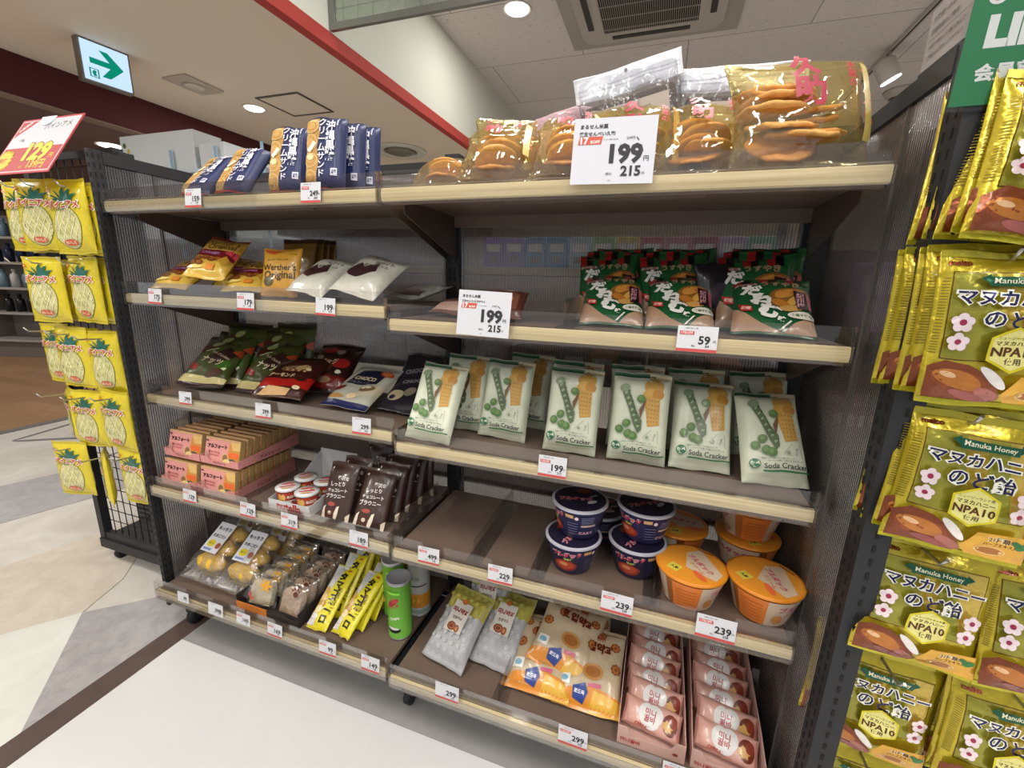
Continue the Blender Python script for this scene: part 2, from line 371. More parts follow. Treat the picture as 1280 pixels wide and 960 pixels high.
# access hatch outline
t = tag(empty('access_hatch', (-2.84, 3.0, ZL)), 'square ceiling access hatch with thin dark frame', 'hatch')
bm = bmesh.new(); bx(bm, -.18, -.17, -.006, .18, .17, -.001); link('hatch_panel', bm, LOWC, t)
bm = bmesh.new()
for a in ((-.2, -.19, .2, -.175), (-.2, .175, .2, .19), (-.2, -.175, -.186, .175), (.186, -.175, .2, .175)): bx(bm, a[0], a[1], -.008, a[2], a[3], -.001)
link('hatch_frame', bm, M('#5d544e', 'matte'), t)
t = tag(empty('fire_sensor', (-3.27, 2.52, ZL)), 'white square fire sensor plate on the beige ceiling', 'sensor')
bm = bmesh.new(); bx(bm, -.11, -.14, -.014, .11, .14, -.001, bev=.004); link('sensor_plate', bm, M('#c2b5a8', 'plastic'), t)
bm = bmesh.new(); lathe(bm, [(.05, -.03), (.07, -.0145)], 28); link('sensor_dome', bm, M('#cdc1b4', 'plastic'), t, True)
t = tag(empty('ceiling_speaker', (-2.71, 4.25, ZL)), 'round ceiling vent ring low over the shelf back', 'vent')
bm = bmesh.new(); lathe(bm, [(.22, -.012), (.26, -.02), (.27, -.001)], 40); link('ring', bm, M('#d8d4c8', 'plastic'), t, True)
bm = bmesh.new(); lathe(bm, [(.12, -.03), (.17, -.0125)], 40); link('cone', bm, M('#7e7a6e', 'plastic'), t, True)
# exit sign
t = tag(empty('exit_sign', (-3.27, 1.985, ZL)), 'illuminated green and white emergency exit arrow sign hanging from ceiling', 'exit sign')
W, H = .225, .215
bm = bmesh.new(); bx(bm, -W/2-.012, .0, -H-.01, W/2+.012, .05, -.001, bev=.003); link('housing', bm, M('#8e8880', 'metal'), t)
bm = bmesh.new(); bx(bm, -W/2, -.006, -H, W/2, -.001, -.012)
sl = [emis('exit sign panel', '#bcd6f5', 1.25)]
ex = emis('exit sign green', '#10a080', .75)
def efn(x, y, l): return Vector((x, -.0065-l, -H+y))
art = [p_(ex, (.14, .56), (.56, .56), (.36, .80), (.54, .80), (.86, .48), (.54, .16), (.36, .16), (.56, .42), (.14, .42)), p_(ex, (.10, .08), (.30, .08), (.30, .30), (.10, .30)), p_(sl[0], (.13, .10), (.27, .10), (.27, .28), (.13, .28)),
       p_(ex, (.18, .11), (.21, .16), (.25, .12), (.23, .19), (.25, .24), (.2, .27), (.15, .2))]
art_geo(bm, art, W, H, efn, sl, 'matte', 0, dl=.0008); link('sign_face', bm, sl, t)
t.rotation_euler = (0, 0, PI/2-.12)
# air conditioner cassette
t = tag(empty('air_conditioner', (-.30, 3.72, ZU)), 'large white ceiling cassette air conditioner with black slotted grille', 'air conditioner')
AW = M('#b9b1aa', 'plastic')
bm = bmesh.new(); bx(bm, -.66, -.66, -.02, .66, .66, -.001); link('ceiling_plate', bm, M('#aaa29b', 'plastic'), t)
def rrect(w, r, n=8):
    pts = []
    for cx, cy, a0 in ((w-r, w-r, 0), (-w+r, w-r, PI/2), (-w+r, -w+r, PI), (w-r, -w+r, 1.5*PI)):
        for k in range(n+1): a = a0+PI/2*k/n; pts.append((cx+r*math.cos(a), cy+r*math.sin(a)))
    return pts
bm = bmesh.new(); prism(bm, [(x, y, -.055) for x, y in rrect(.54, .14)], (0, 0, .034)); bmesh.ops.recalc_face_normals(bm, faces=bm.faces); link('panel', bm, AW, t)
for a in range(4):
    bm = bmesh.new(); bx(bm, -.30, .43, -.062, .30, .475, -.056); bmesh.ops.rotate(bm, verts=bm.verts, matrix=Matrix.Rotation(a*PI/2, 3, 'Z')); link('air_vane', bm, M('#3a3735', 'plastic'), t)
bm = bmesh.new(); prism(bm, [(x, y, -.066) for x, y in rrect(.40, .05)], (0, 0, .010)); bmesh.ops.recalc_face_normals(bm, faces=bm.faces); link('intake_frame', bm, AW, t)
bm = bmesh.new(); bx(bm, -.355, -.355, -.0675, .355, .355, -.0665); link('grille_back', bm, M('#191716', 'matte'), t)
bm = bmesh.new()
for k in range(47): bx(bm, -.352+k*.0151, -.355, -.073, -.3475+k*.0151, .355, -.068)
for k in range(5): bx(bm, -.355, -.3+k*.15, -.0745, .355, -.294+k*.15, -.067)
link('grille', bm, M('#9c948c', 'plastic'), t)
# track and spotlight
t = tag(empty('lighting_track', (1.66, 4.6, ZU)), 'thin ceiling lighting track with dark slot on the right', 'lighting track')
bm = bmesh.new(); bx(bm, -.02, -2.4, -.03, .02, 1.6, -.001); link('rail', bm, M('#b8afaa', 'plastic'), t)
bm = bmesh.new(); bx(bm, -.006, -2.4, -.0325, .006, 1.6, -.0305); link('slot', bm, M('#2a2624', 'matte'), t)
def spotlight(x, y, label):
    t = tag(empty('track_spotlight', (x, y, ZU-.03)), label, 'spotlight')
    bm = bmesh.new(); tube(bm, [(0, 0, -.001), (0, 0, -.06)], .012); link('stem', bm, M('#c4bcb6', 'plastic'), t)
    bm = bmesh.new(); lathe(bm, [(.068, 0), (.08, .015), (.08, .16), (.05, .19)], 32); bmesh.ops.rotate(bm, verts=bm.verts, matrix=Matrix.Rotation(-.5, 3, 'Y')); bmesh.ops.translate(bm, verts=bm.verts, vec=(.04, 0, -.22))
    h = link('lamp_head', bm, M('#c4bcb6', 'plastic'), t)
    bm = bmesh.new(); lathe(bm, [(.072, -.006), (.073, -.001)], 32); bmesh.ops.rotate(bm, verts=bm.verts, matrix=Matrix.Rotation(-.5, 3, 'Y')); bmesh.ops.translate(bm, verts=bm.verts, vec=(.04, 0, -.22)); link('lens', bm, emis('spot lens', '#ffffff', 4), h)
spotlight(1.66, 5.08, 'white cylindrical track spotlight above the right end panel')
t = tag(empty('smoke_detector', (2.15, 6.08, ZU)), 'round white smoke detector on the ceiling beyond the spotlight', 'smoke detector')
bm = bmesh.new(); lathe(bm, [(.06, -.09), (.12, -.06), (.15, -.02), (.16, -.001)], 32); link('body', bm, M('#b8b0ab', 'plastic'), t, True)
bm = bmesh.new(); lathe(bm, [(.062, -.092), (.10, -.0715)], 24); link('sensing_slot', bm, M('#5a5552', 'plastic'), t)

# ================================================================= GONDOLA
BLACK = M('#26272a', 'powder'); BLACK2 = M('#1b1c1e', 'powder'); BROWN = M('#6c5b50', 'satin'); UNDER = M('#4c3c33', 'satin')
CLEAR = film('clear acrylic', '#f9f8f7', .035, .05, .012, '#d8d4d4', .02, 5)
BACK_PANEL = ribbed('ribbed panel across', 'X'); SIDE_PANEL = ribbed('ribbed panel deep', 'Y')
def wood():
    m, nt, out = newmat('cream ash strip'); p = N(nt, 'ShaderNodeBsdfPrincipled', Roughness=.45); L = nt.links.new
    tc = N(nt, 'ShaderNodeTexCoord'); mp = N(nt, 'ShaderNodeMapping'); mp.inputs['Scale'].default_value = (2, 2, 160); L(tc.outputs['Object'], mp.inputs[0])
    nz = N(nt, 'ShaderNodeTexNoise', Scale=1.5, Detail=4.0); L(mp.outputs[0], nz.inputs['Vector'])
    rp = N(nt, 'ShaderNodeValToRGB'); rp.color_ramp.elements[0].position = .3; rp.color_ramp.elements[0].color = lin('#dcc994'); rp.color_ramp.elements[1].position = .6; rp.color_ramp.elements[1].color = lin('#f3e4b6')
    L(nz.outputs[0], rp.inputs[0]); L(rp.outputs[0], p.inputs['Base Color']); L(p.outputs[0], out.inputs[0]); return m
STRIP = wood()
YB = 1.19
SH = {1: (.842, 1.361, 1.361), 2: (.856, 1.109, 1.082), 3: (.866, .800, .776), 4: (.8355, .501, .495), 5: (.798, .143, .130)}
SURF = {k: (v[1]+.029, v[2]+.029) for k, v in SH.items()}
def slots_bm(bm, x, y, z0, z1, step=.025):
    z = z0
    while z < z1: bx(bm, x-.0022, y, z, x+.0022, y+.0006, z+.012); z += step
def upright(x, parent, name='upright'):
    bm = bmesh.new(); bx(bm, x-.022, YB, .06, x+.022, YB+.04, 1.52); u = link(name, bm, BLACK, parent)
    bm = bmesh.new(); slots_bm(bm, x-.008, YB-.0012, .2, 1.5); slots_bm(bm, x+.008, YB-.0012, .2, 1.5); link('slots', bm, M('#050505', 'matte'), u); return u
def gondola(x0, x1, col, label, last):
    t = tag(empty('shelving_unit', ((x0+x1)/2, YB, 0)), label, 'shelf unit', 'joined display shelving units')
    cx = (x0+x1)/2
    def sub(bm, name, m, par, smooth=False):
        bmesh.ops.translate(bm, verts=bm.verts, vec=(-cx, -YB, 0)); return link(name, bm, m, par, smooth)
    for k, (yf, zl, zr) in SH.items():
        z = zl if col == 0 else zr
        a, b = x0+.003, x1-.003
        bm = bmesh.new()
        bx(bm, a+.004, yf+.012, z+.018, b-.004, YB-.002, z+.029)
        bx(bm, a+.004, yf+.012, z-.004, b-.004, yf+.024, z+.018)
        bx(bm, a+.004, YB-.012, z-.012, b-.004, YB-.002, z+.018)
        bx(bm, a+.25, yf+.09, z+.004, b-.25, yf+.10, z+.018)
        sh = sub(bm, 'shelf_board', BROWN, t)
        bm = bmesh.new(); prism(bm, [(a, yf+.011, z+.001), (a, yf+.005, z+.003), (a, yf+.003, z+.015), (a, yf+.005, z+.027), (a, yf+.011, z+.029)][::-1], (b-a, 0, 0)); bmesh.ops.recalc_face_normals(bm, faces=bm.faces)
        sub(bm, 'cream_rail', STRIP, sh)
        bm = bmesh.new(); bx(bm, a-.001, yf-.001, z-.002, b+.001, yf+.0005, z+.031); bx(bm, a-.001, yf-.001, z+.030, b+.001, yf+.012, z+.0315); bx(bm, a-.001, yf+.010, z+.0315, b+.001, yf+.0115, z+.062); bx(bm, a-.001, yf-.001, z-.0035, b+.001, yf+.011, z-.002)
        bx(bm, a-.0025, yf-.001, z-.002, a-.0012, yf+.012, z+.062); bx(bm, b+.0012, yf-.001, z-.002, b+.0025, yf+.012, z+.062)
        sub(bm, 'clear_front_guard', CLEAR, sh)
        for xx in (x0+.01, x1-.013):
            bm = bmesh.new(); prism(bm, [(xx, YB-.002, z-.10), (xx, YB-.05, z-.085), (xx, yf+.08, z-.012), (xx, yf+.08, z+.017), (xx, YB-.002, z+.017)], (.003, 0, 0)); bmesh.ops.recalc_face_normals(bm, faces=bm.faces)
            if k < 5: sub(bm, 'bracket', UNDER, sh)
            else: bm.free()
    bm = bmesh.new(); bx(bm, x0+.024, YB+.010, .12, x1-.024, YB+.014, 1.505)
    bp = sub(bm, 'back_panel', BACK_PANEL, t)
    for z0, z1 in ((1.505, 1.53), (.10, .12)):
        bm = bmesh.new(); bx(bm, x0+.024, YB+.004, z0, x1-.024, YB+.022, z1); sub(bm, 'back_rail', BLACK, t)
    u = bmesh.new(); bx(u, x0-.022, YB, .08, x0+.022, YB+.04, 1.545); ul = sub(u, 'upright', BLACK, t)
    bm = bmesh.new(); slots_bm(bm, x0-.009, YB-.0012, .2, 1.5); slots_bm(bm, x0+.009, YB-.0012, .2, 1.5); sub(bm, 'slots', M('#050505', 'matte'), ul)
    if last:
        u = bmesh.new(); bx(u, x1-.022, YB, .08, x1+.040, YB+.04, 1.545); ul = sub(u, 'upright', BLACK, t)
        bm = bmesh.new(); slots_bm(bm, x1-.009, YB-.0012, .2, 1.5); sub(bm, 'slots', M('#050505', 'matte'), ul)
    z = SH[5][1] if col == 0 else SH[5][2]
    bm = bmesh.new(); bx(bm, x0+.002, .84, z-.052, x1-.002, .855, z-.006); bx(bm, x0+.002, .855, z-.052, x1-.002, YB, z-.045); sub(bm, 'kick_bar', M('#3c3f43', 'powder'), t)
    for xx in (x0+.06, ) if col == 0 else (x0+.02, x1-.05):
        for yy in (.875, 1.12):
            bm = bmesh.new(); bx(bm, xx-.02, yy-.02, .05, xx+.02, yy+.02, z-.052); lathe(bm, [(.012, -.0001), (.03, .001), (.03, .018), (.012, .0185)], 20, c=(0, 0, 0))
            vs = bm.verts[-80:] if False else [v for v in bm.verts][8:]
            bmesh.ops.rotate(bm, verts=vs, matrix=Matrix.Rotation(PI/2, 3, 'Y')); bmesh.ops.translate(bm, verts=vs, vec=(xx-.009, yy, .0332))
            sub(bm, 'caster', BLACK2, t)
    return t
G1 = gondola(-1.5, -.6, 0, 'left bay of the display shelving, stocked with sweets and biscuits', False)
G2 = gondola(-.594, .312, 1, 'right bay of the display shelving, stocked with crackers and cup noodles', True)
# end frames: slotted front post, ribbed side panel, top rail
def end_frame(x, sx, yf, dp, wd, label):
    t = tag(empty('end_panel', (x, YB, 0)), label, 'end panel', 'ribbed end panels')
    a, b = sorted((x, x+sx*.006))
    def sub(bm, name, m, par): bmesh.ops.translate(bm, verts=bm.verts, vec=(-x, -YB, 0)); return link(name, bm, m, par)
    bm = bmesh.new(); bx(bm, a-.001, yf+dp, .12, b+.001, YB-.001, 1.485)
    sub(bm, 'ribbed_panel', SIDE_PANEL, t)
    p0, p1 = sorted((x-sx*.004, x+sx*wd))
    bm = bmesh.new(); bx(bm, p0, yf, .08, p1, yf+dp, 1.522); p = sub(bm, 'front_post', BLACK, t)
    bm = bmesh.new()
    slots_bm(bm, (p0+p1)/2, yf-.0012, .15, 1.5)
    inner = p1+.0006 if sx < 0 else p0-.0006
    z = .15
    while z < 1.5:
        for yy in (yf+dp*.32, yf+dp*.74): bx(bm, inner-.0006, yy-.002, z, inner+.0006, yy+.002, z+.013)
        z += .025
    sub(bm, 'slots', M('#060606', 'matte'), p)
    for z0, z1 in ((1.488, 1.520), (.09, .125)):
        bm = bmesh.new(); bx(bm, a-.006, yf+dp, z0, b+.006, YB, z1); sub(bm, 'rail', BLACK, t)
    bm = bmesh.new()
    for yy in (yf+.16,): bx(bm, a-.003, yy, .12, b+.003, yy+.004, 1.488)
    sub(bm, 'panel_joint', M('#54504d', 'matte'), t)
    return t
end_frame(-1.508, -1, .834, .031, .010, 'ribbed translucent end panel with black slotted post at left of shelves')
end_frame(.342, 1, .760, .047, .035, 'ribbed translucent end panel with black slotted post at right of shelves')

# wire mesh racks with hooks
WIRE = M('#17181a', 'powder'); CHROME = M('#b9b6b0', 'metal')
def mesh_rack(x0, x1, y, z0, z1, label, hooks, hl):
    t = tag(empty('wire_mesh_rack', ((x0+x1)/2, y, 0)), label, 'wire rack')
    cx = (x0+x1)/2
    for nm, a in (('frame_post', (x0, x0+.03)), ('frame_post', (x1-.03, x1))):
        bm = bmesh.new(); bx(bm, a[0]-cx, -.015, z0, a[1]-cx, .015, z1); link(nm, bm, BLACK, t)
    for za, zb in ((z0, z0+.03), (z1-.02, z1)):
        bm = bmesh.new(); bx(bm, x0+.03-cx, -.012, za, x1-.03-cx, .012, zb); link('frame_rail', bm, BLACK, t)
    bm = bmesh.new(); n = int((x1-x0-.06)/.045)
    for k in range(1, n+1): tube(bm, [(x0+.03+k*(x1-x0-.06)/(n+1)-cx, .004, z0+.02), (x0+.03+k*(x1-x0-.06)/(n+1)-cx, .004, z1-.01)], .0018, 5)
    z = z0+.08
    while z < z1-.03: tube(bm, [(x0+.02-cx, .0075, z), (x1-.02-cx, .0075, z)], .0018, 5); z += .05
    link('wire_mesh', bm, WIRE, t)
    for hx, hz in hooks:
        bm = bmesh.new(); tube(bm, [(hx-cx, .01, hz-.03), (hx-cx, -.004, hz-.002), (hx-cx, -.01, hz), (hx-cx, -hl*.6, hz), (hx-cx, -hl, hz+.004), (hx-cx, -hl-.012, hz+.018)], .0025, 8); bx(bm, hx-.012-cx, -.004, hz-.03, hx+.012-cx, .001, hz+.004)
        link('hook', bm, CHROME, t)
    bm = bmesh.new(); bx(bm, x0-cx, -.02, z0-.04, x1-cx, .3, z0); link('base_bar', bm, BLACK, t)
    for xx in (x0+.05, x1-.05):
        bm = bmesh.new(); lathe(bm, [(.012, 0), (.024, .001), (.024, .018), (.012, .019)], 20); bmesh.ops.rotate(bm, verts=bm.verts, matrix=Matrix.Rotation(PI/2, 3, 'Y')); bmesh.ops.translate(bm, verts=bm.verts, vec=(xx-cx-.009, .02, .0248)); bx(bm, xx-cx-.012, .012, .04, xx-cx+.012, .03, z0-.04)
        link('caster', bm, BLACK2, t)
    return t
PINE = dict(l1a=(-2.005,.905,1.258,.07,.0,0),l1b=(-1.90,.895,1.259,.25,0,0),l1c=(-1.734,.890,1.249,.08,0,.02),
 l2a=(-2.075,.955,1.024,.12,-.02,.02),l2b=(-1.958,.90,1.025,.15,0,0),l2c=(-1.80,.925,1.029,.02,0,-.02),
 l3a=(-2.06,.945,.796,.0,0,.02),l3b=(-1.945,.93,.792,.1,0,0),l3c=(-1.80,.945,.785,.02,0,.03),
 l4a=(-2.075,.955,.561,-.35,0,.03),l4b=(-1.94,.935,.564,.05,0,.02),l4c=(-1.775,.93,.580,.02,0,0),
 l5a=(-2.045,.910,.359,.15,0,.02),l5b=(-1.92,.945,.335,-.45,0,.02),l5c=(-1.731,.935,.371,0,0,.02))
mesh_rack(-2.14, -1.66, 1.0, .105, 1.575, 'tall black wire mesh rack of yellow pineapple sweets on casters', [(p[0]+.01, p[2]+.19) for p in PINE.values()], .13)
box('filler', (0, 0, 0), (0, 0, 0), BLACK) if False else None
t = tag(empty('side_post', (-1.64, .965, 0)), 'wide black steel post joining the wire rack to the shelves', 'post')
bm = bmesh.new(); bx(bm, -.05, -.01, .0, .06, .03, 1.55, bev=.002); link('steel_post', bm, BLACK, t)
bm = bmesh.new(); bx(bm, -.03, .031, .0, .02, .30, .05); link('foot_bar', bm, BLACK, t)
HR = []
NEWB = []
t = None
# ================================================================= PRODUCTS
def G(h): return h
# ---- pineapple sweets
def pine_art():
    a = [r_(0, .965, 1, 1, '#c9b41f'), r_(0, 0, 1, .035, '#c9b41f')]
    a += [e_(.50, .36, .37, .295, '#5f6a34', 0, 24), e_(.50, .36, .355, .285, '#cfca8c', 0, 24)]
    for k in range(4):
        a.append(e_(.34+.1*k, .3+.12*(k % 2), .07, .05, '#b9b66e')); a.append(e_(.3+.13*k, .48-.05*(k % 3), .05, .04, '#d9cf86'))
    for s in (-1, 1):
        for k in (-2, -1, 0, 1, 2):
            cx = .5+k*.155; x0, x1 = cx-.2*s*1.0, cx+.2*s*1.0; y0, y1 = .12, .60
            pts = []
            for q in range(33):
                f = q/32; X = x0+(x1-x0)*f; Y = y0+(y1-y0)*f
                if ((X-.5)/.35)**2+((Y-.36)/.28)**2 < 1: pts.append((X, Y))
            if len(pts) > 3: a.append(l_(*pts[0], *pts[-1], .014, '#f3efc6'))
    for tx, ty in ((.12, .81), (.30, .86), (.52, .90), (.72, .87), (.88, .81), (.22, .74), (.80, .74)):
        mx, my = (tx+.5)/2, (ty+.70)/2; nx, ny = (ty-.70)*.16, -(tx-.5)*.12
        a.append(p_('#0e5546' if tx < .5 else '#136352', (.47, .71), (mx-abs(nx)-.03, my+.03), (tx, ty), (mx+abs(nx)+.03, my-.02), (.53, .71)))
    a += [ t_('パイニアメ', .5, .665, .86, '#f6efe2', 0, .10), t_('パイニアメ', .5, .665, .82, '#c42a31', 0, .035)]
    a += [e_(.13, .86, .045, .03, '#d03a2a'), e_(.13, .86, .025, .017, '#e9d22a'), t_('ゆきやまの味', .34, .60, .34, '#4a5a2a', 0, .02), e_(.52, .15, .17, .045, '#c65a3c'), t_('おいしさ', .52, .15, .26, '#f0d9b0', 0, .03)]
    return a
pb = [scene_bag('candy_bag', .155, .215, .028, '#dac626', pine_art(), 'foil', s, lump=.004, crimp=.05, wr=.003, back='#cdbb1e') for s in (1, 4)]
rows = {'1': 'top', '2': 'second', '3': 'third', '4': 'fourth', '5': 'lowest'}; colsn = {'a': 'left', 'b': 'middle', 'c': 'right'}
for i, (k, p) in enumerate(PINE.items()):
    inst(pb[i % 2], 'candy_bag', p, 'yellow bag of pineapple sweets hanging in %s row, %s column of wire rack' % (rows[k[1]], colsn[k[2]]), 'candy bag', 'hanging yellow pineapple sweet bags')
for k in ('l1a', 'l1b', 'l1c', 'l2c', 'l3b', 'l3c', 'l4c', 'l2a'):
    p = PINE[k]; q = (p[0]+.012, p[1]+.031, p[2]-.004, p[3]-.05, 0, -p[5])
    inst(pb[1], 'candy_bag', q, 'yellow pineapple sweet bag hidden behind another, %s row, %s column of rack' % (rows[k[1]], colsn[k[2]]), 'candy bag', 'hanging yellow pineapple sweet bags')

# ---- manuka honey throat drops
def honey_art():
    a = [r_(0, .955, 1, 1, '#b9ad2c'), r_(0, 0, 1, .035, '#cbc22a'), r_(.09, .30, .91, .86, '#5c470c'), r_(.097, .306, .903, .854, '#b59d34'),
         p_('#94902e', (.1, .31), (.5, .31), (.36, .85), (.1, .85)), p_('#c6ac4c', (.55, .85), (.75, .31), (.9, .31), (.9, .85)), p_('#969632', (.62, .31), (.8, .31), (.66, .85), (.52, .85)),
         t_('meito', .13, .915, .15, '#8e3a2c', 0, .04)]
    # striped edges
    for k in range(26):
        y = .33+k*.019; a.append(r_(.012, y, .06, y+.006, '#7d6a12')); a.append(r_(.94, y, .988, y+.006, '#7d6a12'))
    a += [p_('#0e5238', (.24, .815), (.30, .845), (.30, .83), (.72, .83), (.72, .845), (.78, .815), (.72, .785), (.72, .77), (.30, .77), (.30, .785)), t_('Manuka Honey', .51, .80, .37, '#e9e2c0', 0, .015)]
    a += [t_('マヌカハニー', .5, .695, .80, '#f3efdd', 0, .09), t_('マヌカハニー', .5, .695, .77, '#17184a', 0, .028), t_('のど飴', .52, .565, .47, '#f3efdd', 0, .07), t_('のど飴', .52, .565, .45, '#17184a', 0, .02)]
    for fx, fy in ((.17, .53), (.16, .41), (.84, .49), (.82, .375)):
        for q in range(5): a.append(e_(fx+.043*math.cos(q*1.257+.3), fy+.034*math.sin(q*1.257+.3), .032, .026, '#ecd9dc'))
        a.append(e_(fx, fy, .022, .018, '#9c2a4a'))
    a += [p_('#d6c820', *[(.51+.185*math.cos(PI/3*q+PI/6), .38+.145*math.sin(PI/3*q+PI/6)) for q in range(6)]), p_('#e2db86', *[(.51+.165*math.cos(PI/3*q+PI/6), .38+.128*math.sin(PI/3*q+PI/6)) for q in range(6)]),
          t_('ニュージーランド産', .51, .45, .24, '#4a3a20', 0, .01), t_('マヌカハニー', .51, .415, .25, '#3a2a18', 0, .02), t_('NPA10', .51, .362, .28, '#5a3310', 0, .03), t_('使用', .51, .305, .10, '#4a3a20', 0, .01)]
    a += [p_('#7a3c1c', (0, .04), (0, .24), (.10, .29), (.26, .27), (.42, .19), (.52, .07), (.48, .04)), e_(.22, .15, .20, .072, '#8a4420', -.25), e_(.20, .165, .17, .055, '#b5702c', -.25), e_(.13, .19, .06, .018, '#e3b98a', -.3), e_(.42, .20, .12, .028, '#e6e0da', -.75), e_(.42, .09, .1, .035, '#a8675a', -.4), e_(.3, .07, .14, .025, '#96504a', -.2)]
    a += [p_('#dba63a', (.56, .04), (.50, .10), (.58, .22), (.95, .24), (.97, .04)), t_('21種類の', .76, .19, .20, '#f1e9c9', 0, .05), t_('21種類の', .76, .19, .19, '#4a3318', 0, .015), t_('ハーブエキス入り', .77, .155, .26, '#5a3a18', 0, .01), e_(.70, .10, .11, .035, '#e6c17a'), e_(.70, .10, .095, .027, '#a8682a'), e_(.90, .17, .05, .022, '#2f7a3a', .5), e_(.86, .185, .04, .018, '#2a6e35', -.5)]
    return a
hb = [scene_bag('throat_drop_bag', .155, .2, .024, '#c0ad28', honey_art(), 'gold', s, lump=.0025, crimp=.06, wr=.003, back='#a5971e', nu=16, nv=20) for s in (2, 5)]
HON = [('m1', (.452, .765, 1.262, .22, .14, -.15), 'top row inner column', 5), ('n1', (.630, .735, 1.290, .05, .10, .02), 'top row outer column', 3),
       ('m2', (.447, .758, 1.050, .07, .12, -.02), 'second row inner column', 5), ('n2', (.648, .76, 1.045, .0, .08, -.05), 'second row outer column', 3),
       ('m3', (.455, .768, .820, .02, .14, -.10), 'third row inner column', 4), ('n3', (.625, .79, .815, .0, .1, -.04), 'third row outer column', 3),
       ('m4', (.463, .800, .589, .01, .14, -.08), 'fourth row inner column', 3), ('n4', (.632, .795, .583, .04, .2, -.02), 'fourth row outer column', 3),
       ('m5', (.455, .829, .352, -.08, .10, -.04), 'fifth row inner column', 3), ('n5', (.625, .80, .36, .05, .12, -.04), 'fifth row outer column', 3),
       ('m6', (.465, .835, .125, 0, .08, -.04), 'lowest row inner column', 3)]
ordn = ['front', 'second', 'third', 'fourth', 'rearmost']
hooks = []
for k, p, lab, n in HON:
    p = (p[0]*.95-.006, p[1]*.95, 1.2+(p[2]-1.2)*.95)+p[3:]
    hooks.append((p[0], p[2]+.185))
    for j in range(n):
        q = (p[0]-.004*j*(1 if k[0] == 'm' else 0), p[1]+.022*j, p[2]+(.0 if j == 0 else .006)+.003*(j % 2), p[3]+.03*((j*7) % 3-1)*(j > 0), p[4]*(1-j*.18), p[5]*(1-.15*j))
        inst(hb[(j+ord(k[1])) % 2], 'throat_drop_bag', q, 'gold honey throat drop bag, %s on its hook, %s, right rack' % (ordn[j] if j < 5 else 'rear', lab), 'candy bag', 'hanging gold honey drop bags', s=(1.06, 1, 1))
mesh_rack(.388, 1.02, .945, .10, 1.46, 'black wire mesh rack holding gold honey sweets at right', hooks, .2)

# ---- soda crackers
def soda_art():
    a = [r_(0, .945, .72, .985, '#20603a'), p_('#cdbf9c', (.62, .93), (1, .93), (1, .985), (.62, .985))]
    a += [p_('#c58f38', (.58, .70), (.82, .70), (.86, .44), (.66, .43)), e_(.72, .86, .17, .085, '#c0954a'), e_(.66, .78, .12, .06, '#d0a24a', .4), e_(.80, .78, .10, .06, '#b98330'), p_('#c79c4e', (.60, .74), (.84, .74), (.86, .45), (.66, .44))]
    for r in range(6):
        for c in range(4): a.append(e_(.66+c*.052, .48+r*.045, .010, .007, '#9c6a22'))
    a += [p_('#6f4f2e', (.50, .60), (.60, .72), (.585, .62), (.53, .50))]
    pts = [(.16, .83), (.27, .86), (.35, .74), (.46, .58), (.56, .48), (.56, .38), (.50, .34), (.42, .42), (.32, .60), (.20, .76)]
    a += [p_('#58684a', *pts), e_(.22, .83, .09, .04, '#7d9072', .3)]
    for q in range(7):
        f = q/6; a.append(e_(.25+.25*f, .78-.36*f, .035, .012, '#95a880', .8)); a.append(e_(.30+.21*f, .80-.36*f, .02, .010, '#3c5a2c', .8))
    for cx, cy in ((.18, .37), (.30, .44), (.34, .33), (.43, .31), (.52, .72)):
        a += [e_(cx, cy, .075, .045, '#4c7238'), e_(cx-.015, cy+.01, .045, .026, '#6b8a50')]
    a += [l_(.60, .30, .74, .40, .005, '#5a5a4a'), l_(.86, .25, .84, .39, .005, '#5a5a4a'), t_('わさび味', .79, .315, .12, '#4a4a40', 1.35, .02), e_(.67, .31, .03, .018, '#8f9a86', .9)]
    a += [t_('国産わさびの本わさびの葉をねりこみ、', .50, .245, .50, '#3a4a38', 0, .01), t_('さっくりと軽い食感に仕上げました', .60, .218, .5, '#3a4a38', 0, .01)]
    a += [e_(.155, .185, .085, .052, '#2e6a48'), e_(.155, .185, .07, .043, '#cfd8c2'), e_(.155, .215, .04, .018, '#2e6a48'), e_(.12, .17, .03, .02, '#2e6a48'), e_(.19, .165, .03, .02, '#2e6a48'), l_(.155, .145, .155, .22, .015, '#2e6a48')]
    a += [t_('Soda Cracker', .60, .165, .63, '#1d2a2a', 0, .02), r_(.27, .108, .97, .122, '#22703f')]
    return a
sb = [scene_bag('cracker_pack', .127, .203, .05, '#d3d8c2', soda_art(), 'satin', s, sq=7, crimp=.045, wr=.0016, gusset=.6, back='#c6c9b4') for s in (3, 8)]
sz = SURF[3][1]+.004
SODA = [('S1', (-.519,.895,sz,.03,.50,-.06), 'leftmost in the front row of crackers'), ('S3', (-.355,.985,sz,.02,.33,-.03), 'in the front row second from left, set slightly back'),
 ('S5', (-.174,.958,sz,.04,.30,-.02), 'in the front row above the 199 price tag'), ('S7', (-.021,.962,sz,-.02,.22,.01), 'in the middle of the front row right of the tag pack'),
 ('S8', (.114,.968,sz,.1,.50,-.03), 'second from right in the front row'), ('S9', (.258,.948,sz,.14,.62,.03), 'rightmost in the front row, tilted'),
 ('S2', (-.475,1.01,sz,.1,.30,-.03), 'behind the leftmost front pack'), ('S4', (-.33,1.10,sz,-.03,.30,-.02), 'behind the set-back second pack'),
 ('S6', (-.185,1.045,sz,.08,.17,-.03), 'behind the pack above the 199 tag'), ('S10', (-.034,1.055,sz,.05,.15,.01), 'behind the middle front pack'),
 ('S11', (.106,1.08,sz,.05,.22,.03), 'behind the second front pack from right'), ('S12', (.252,1.11,sz,0,.28,.06), 'behind the rightmost front pack')]
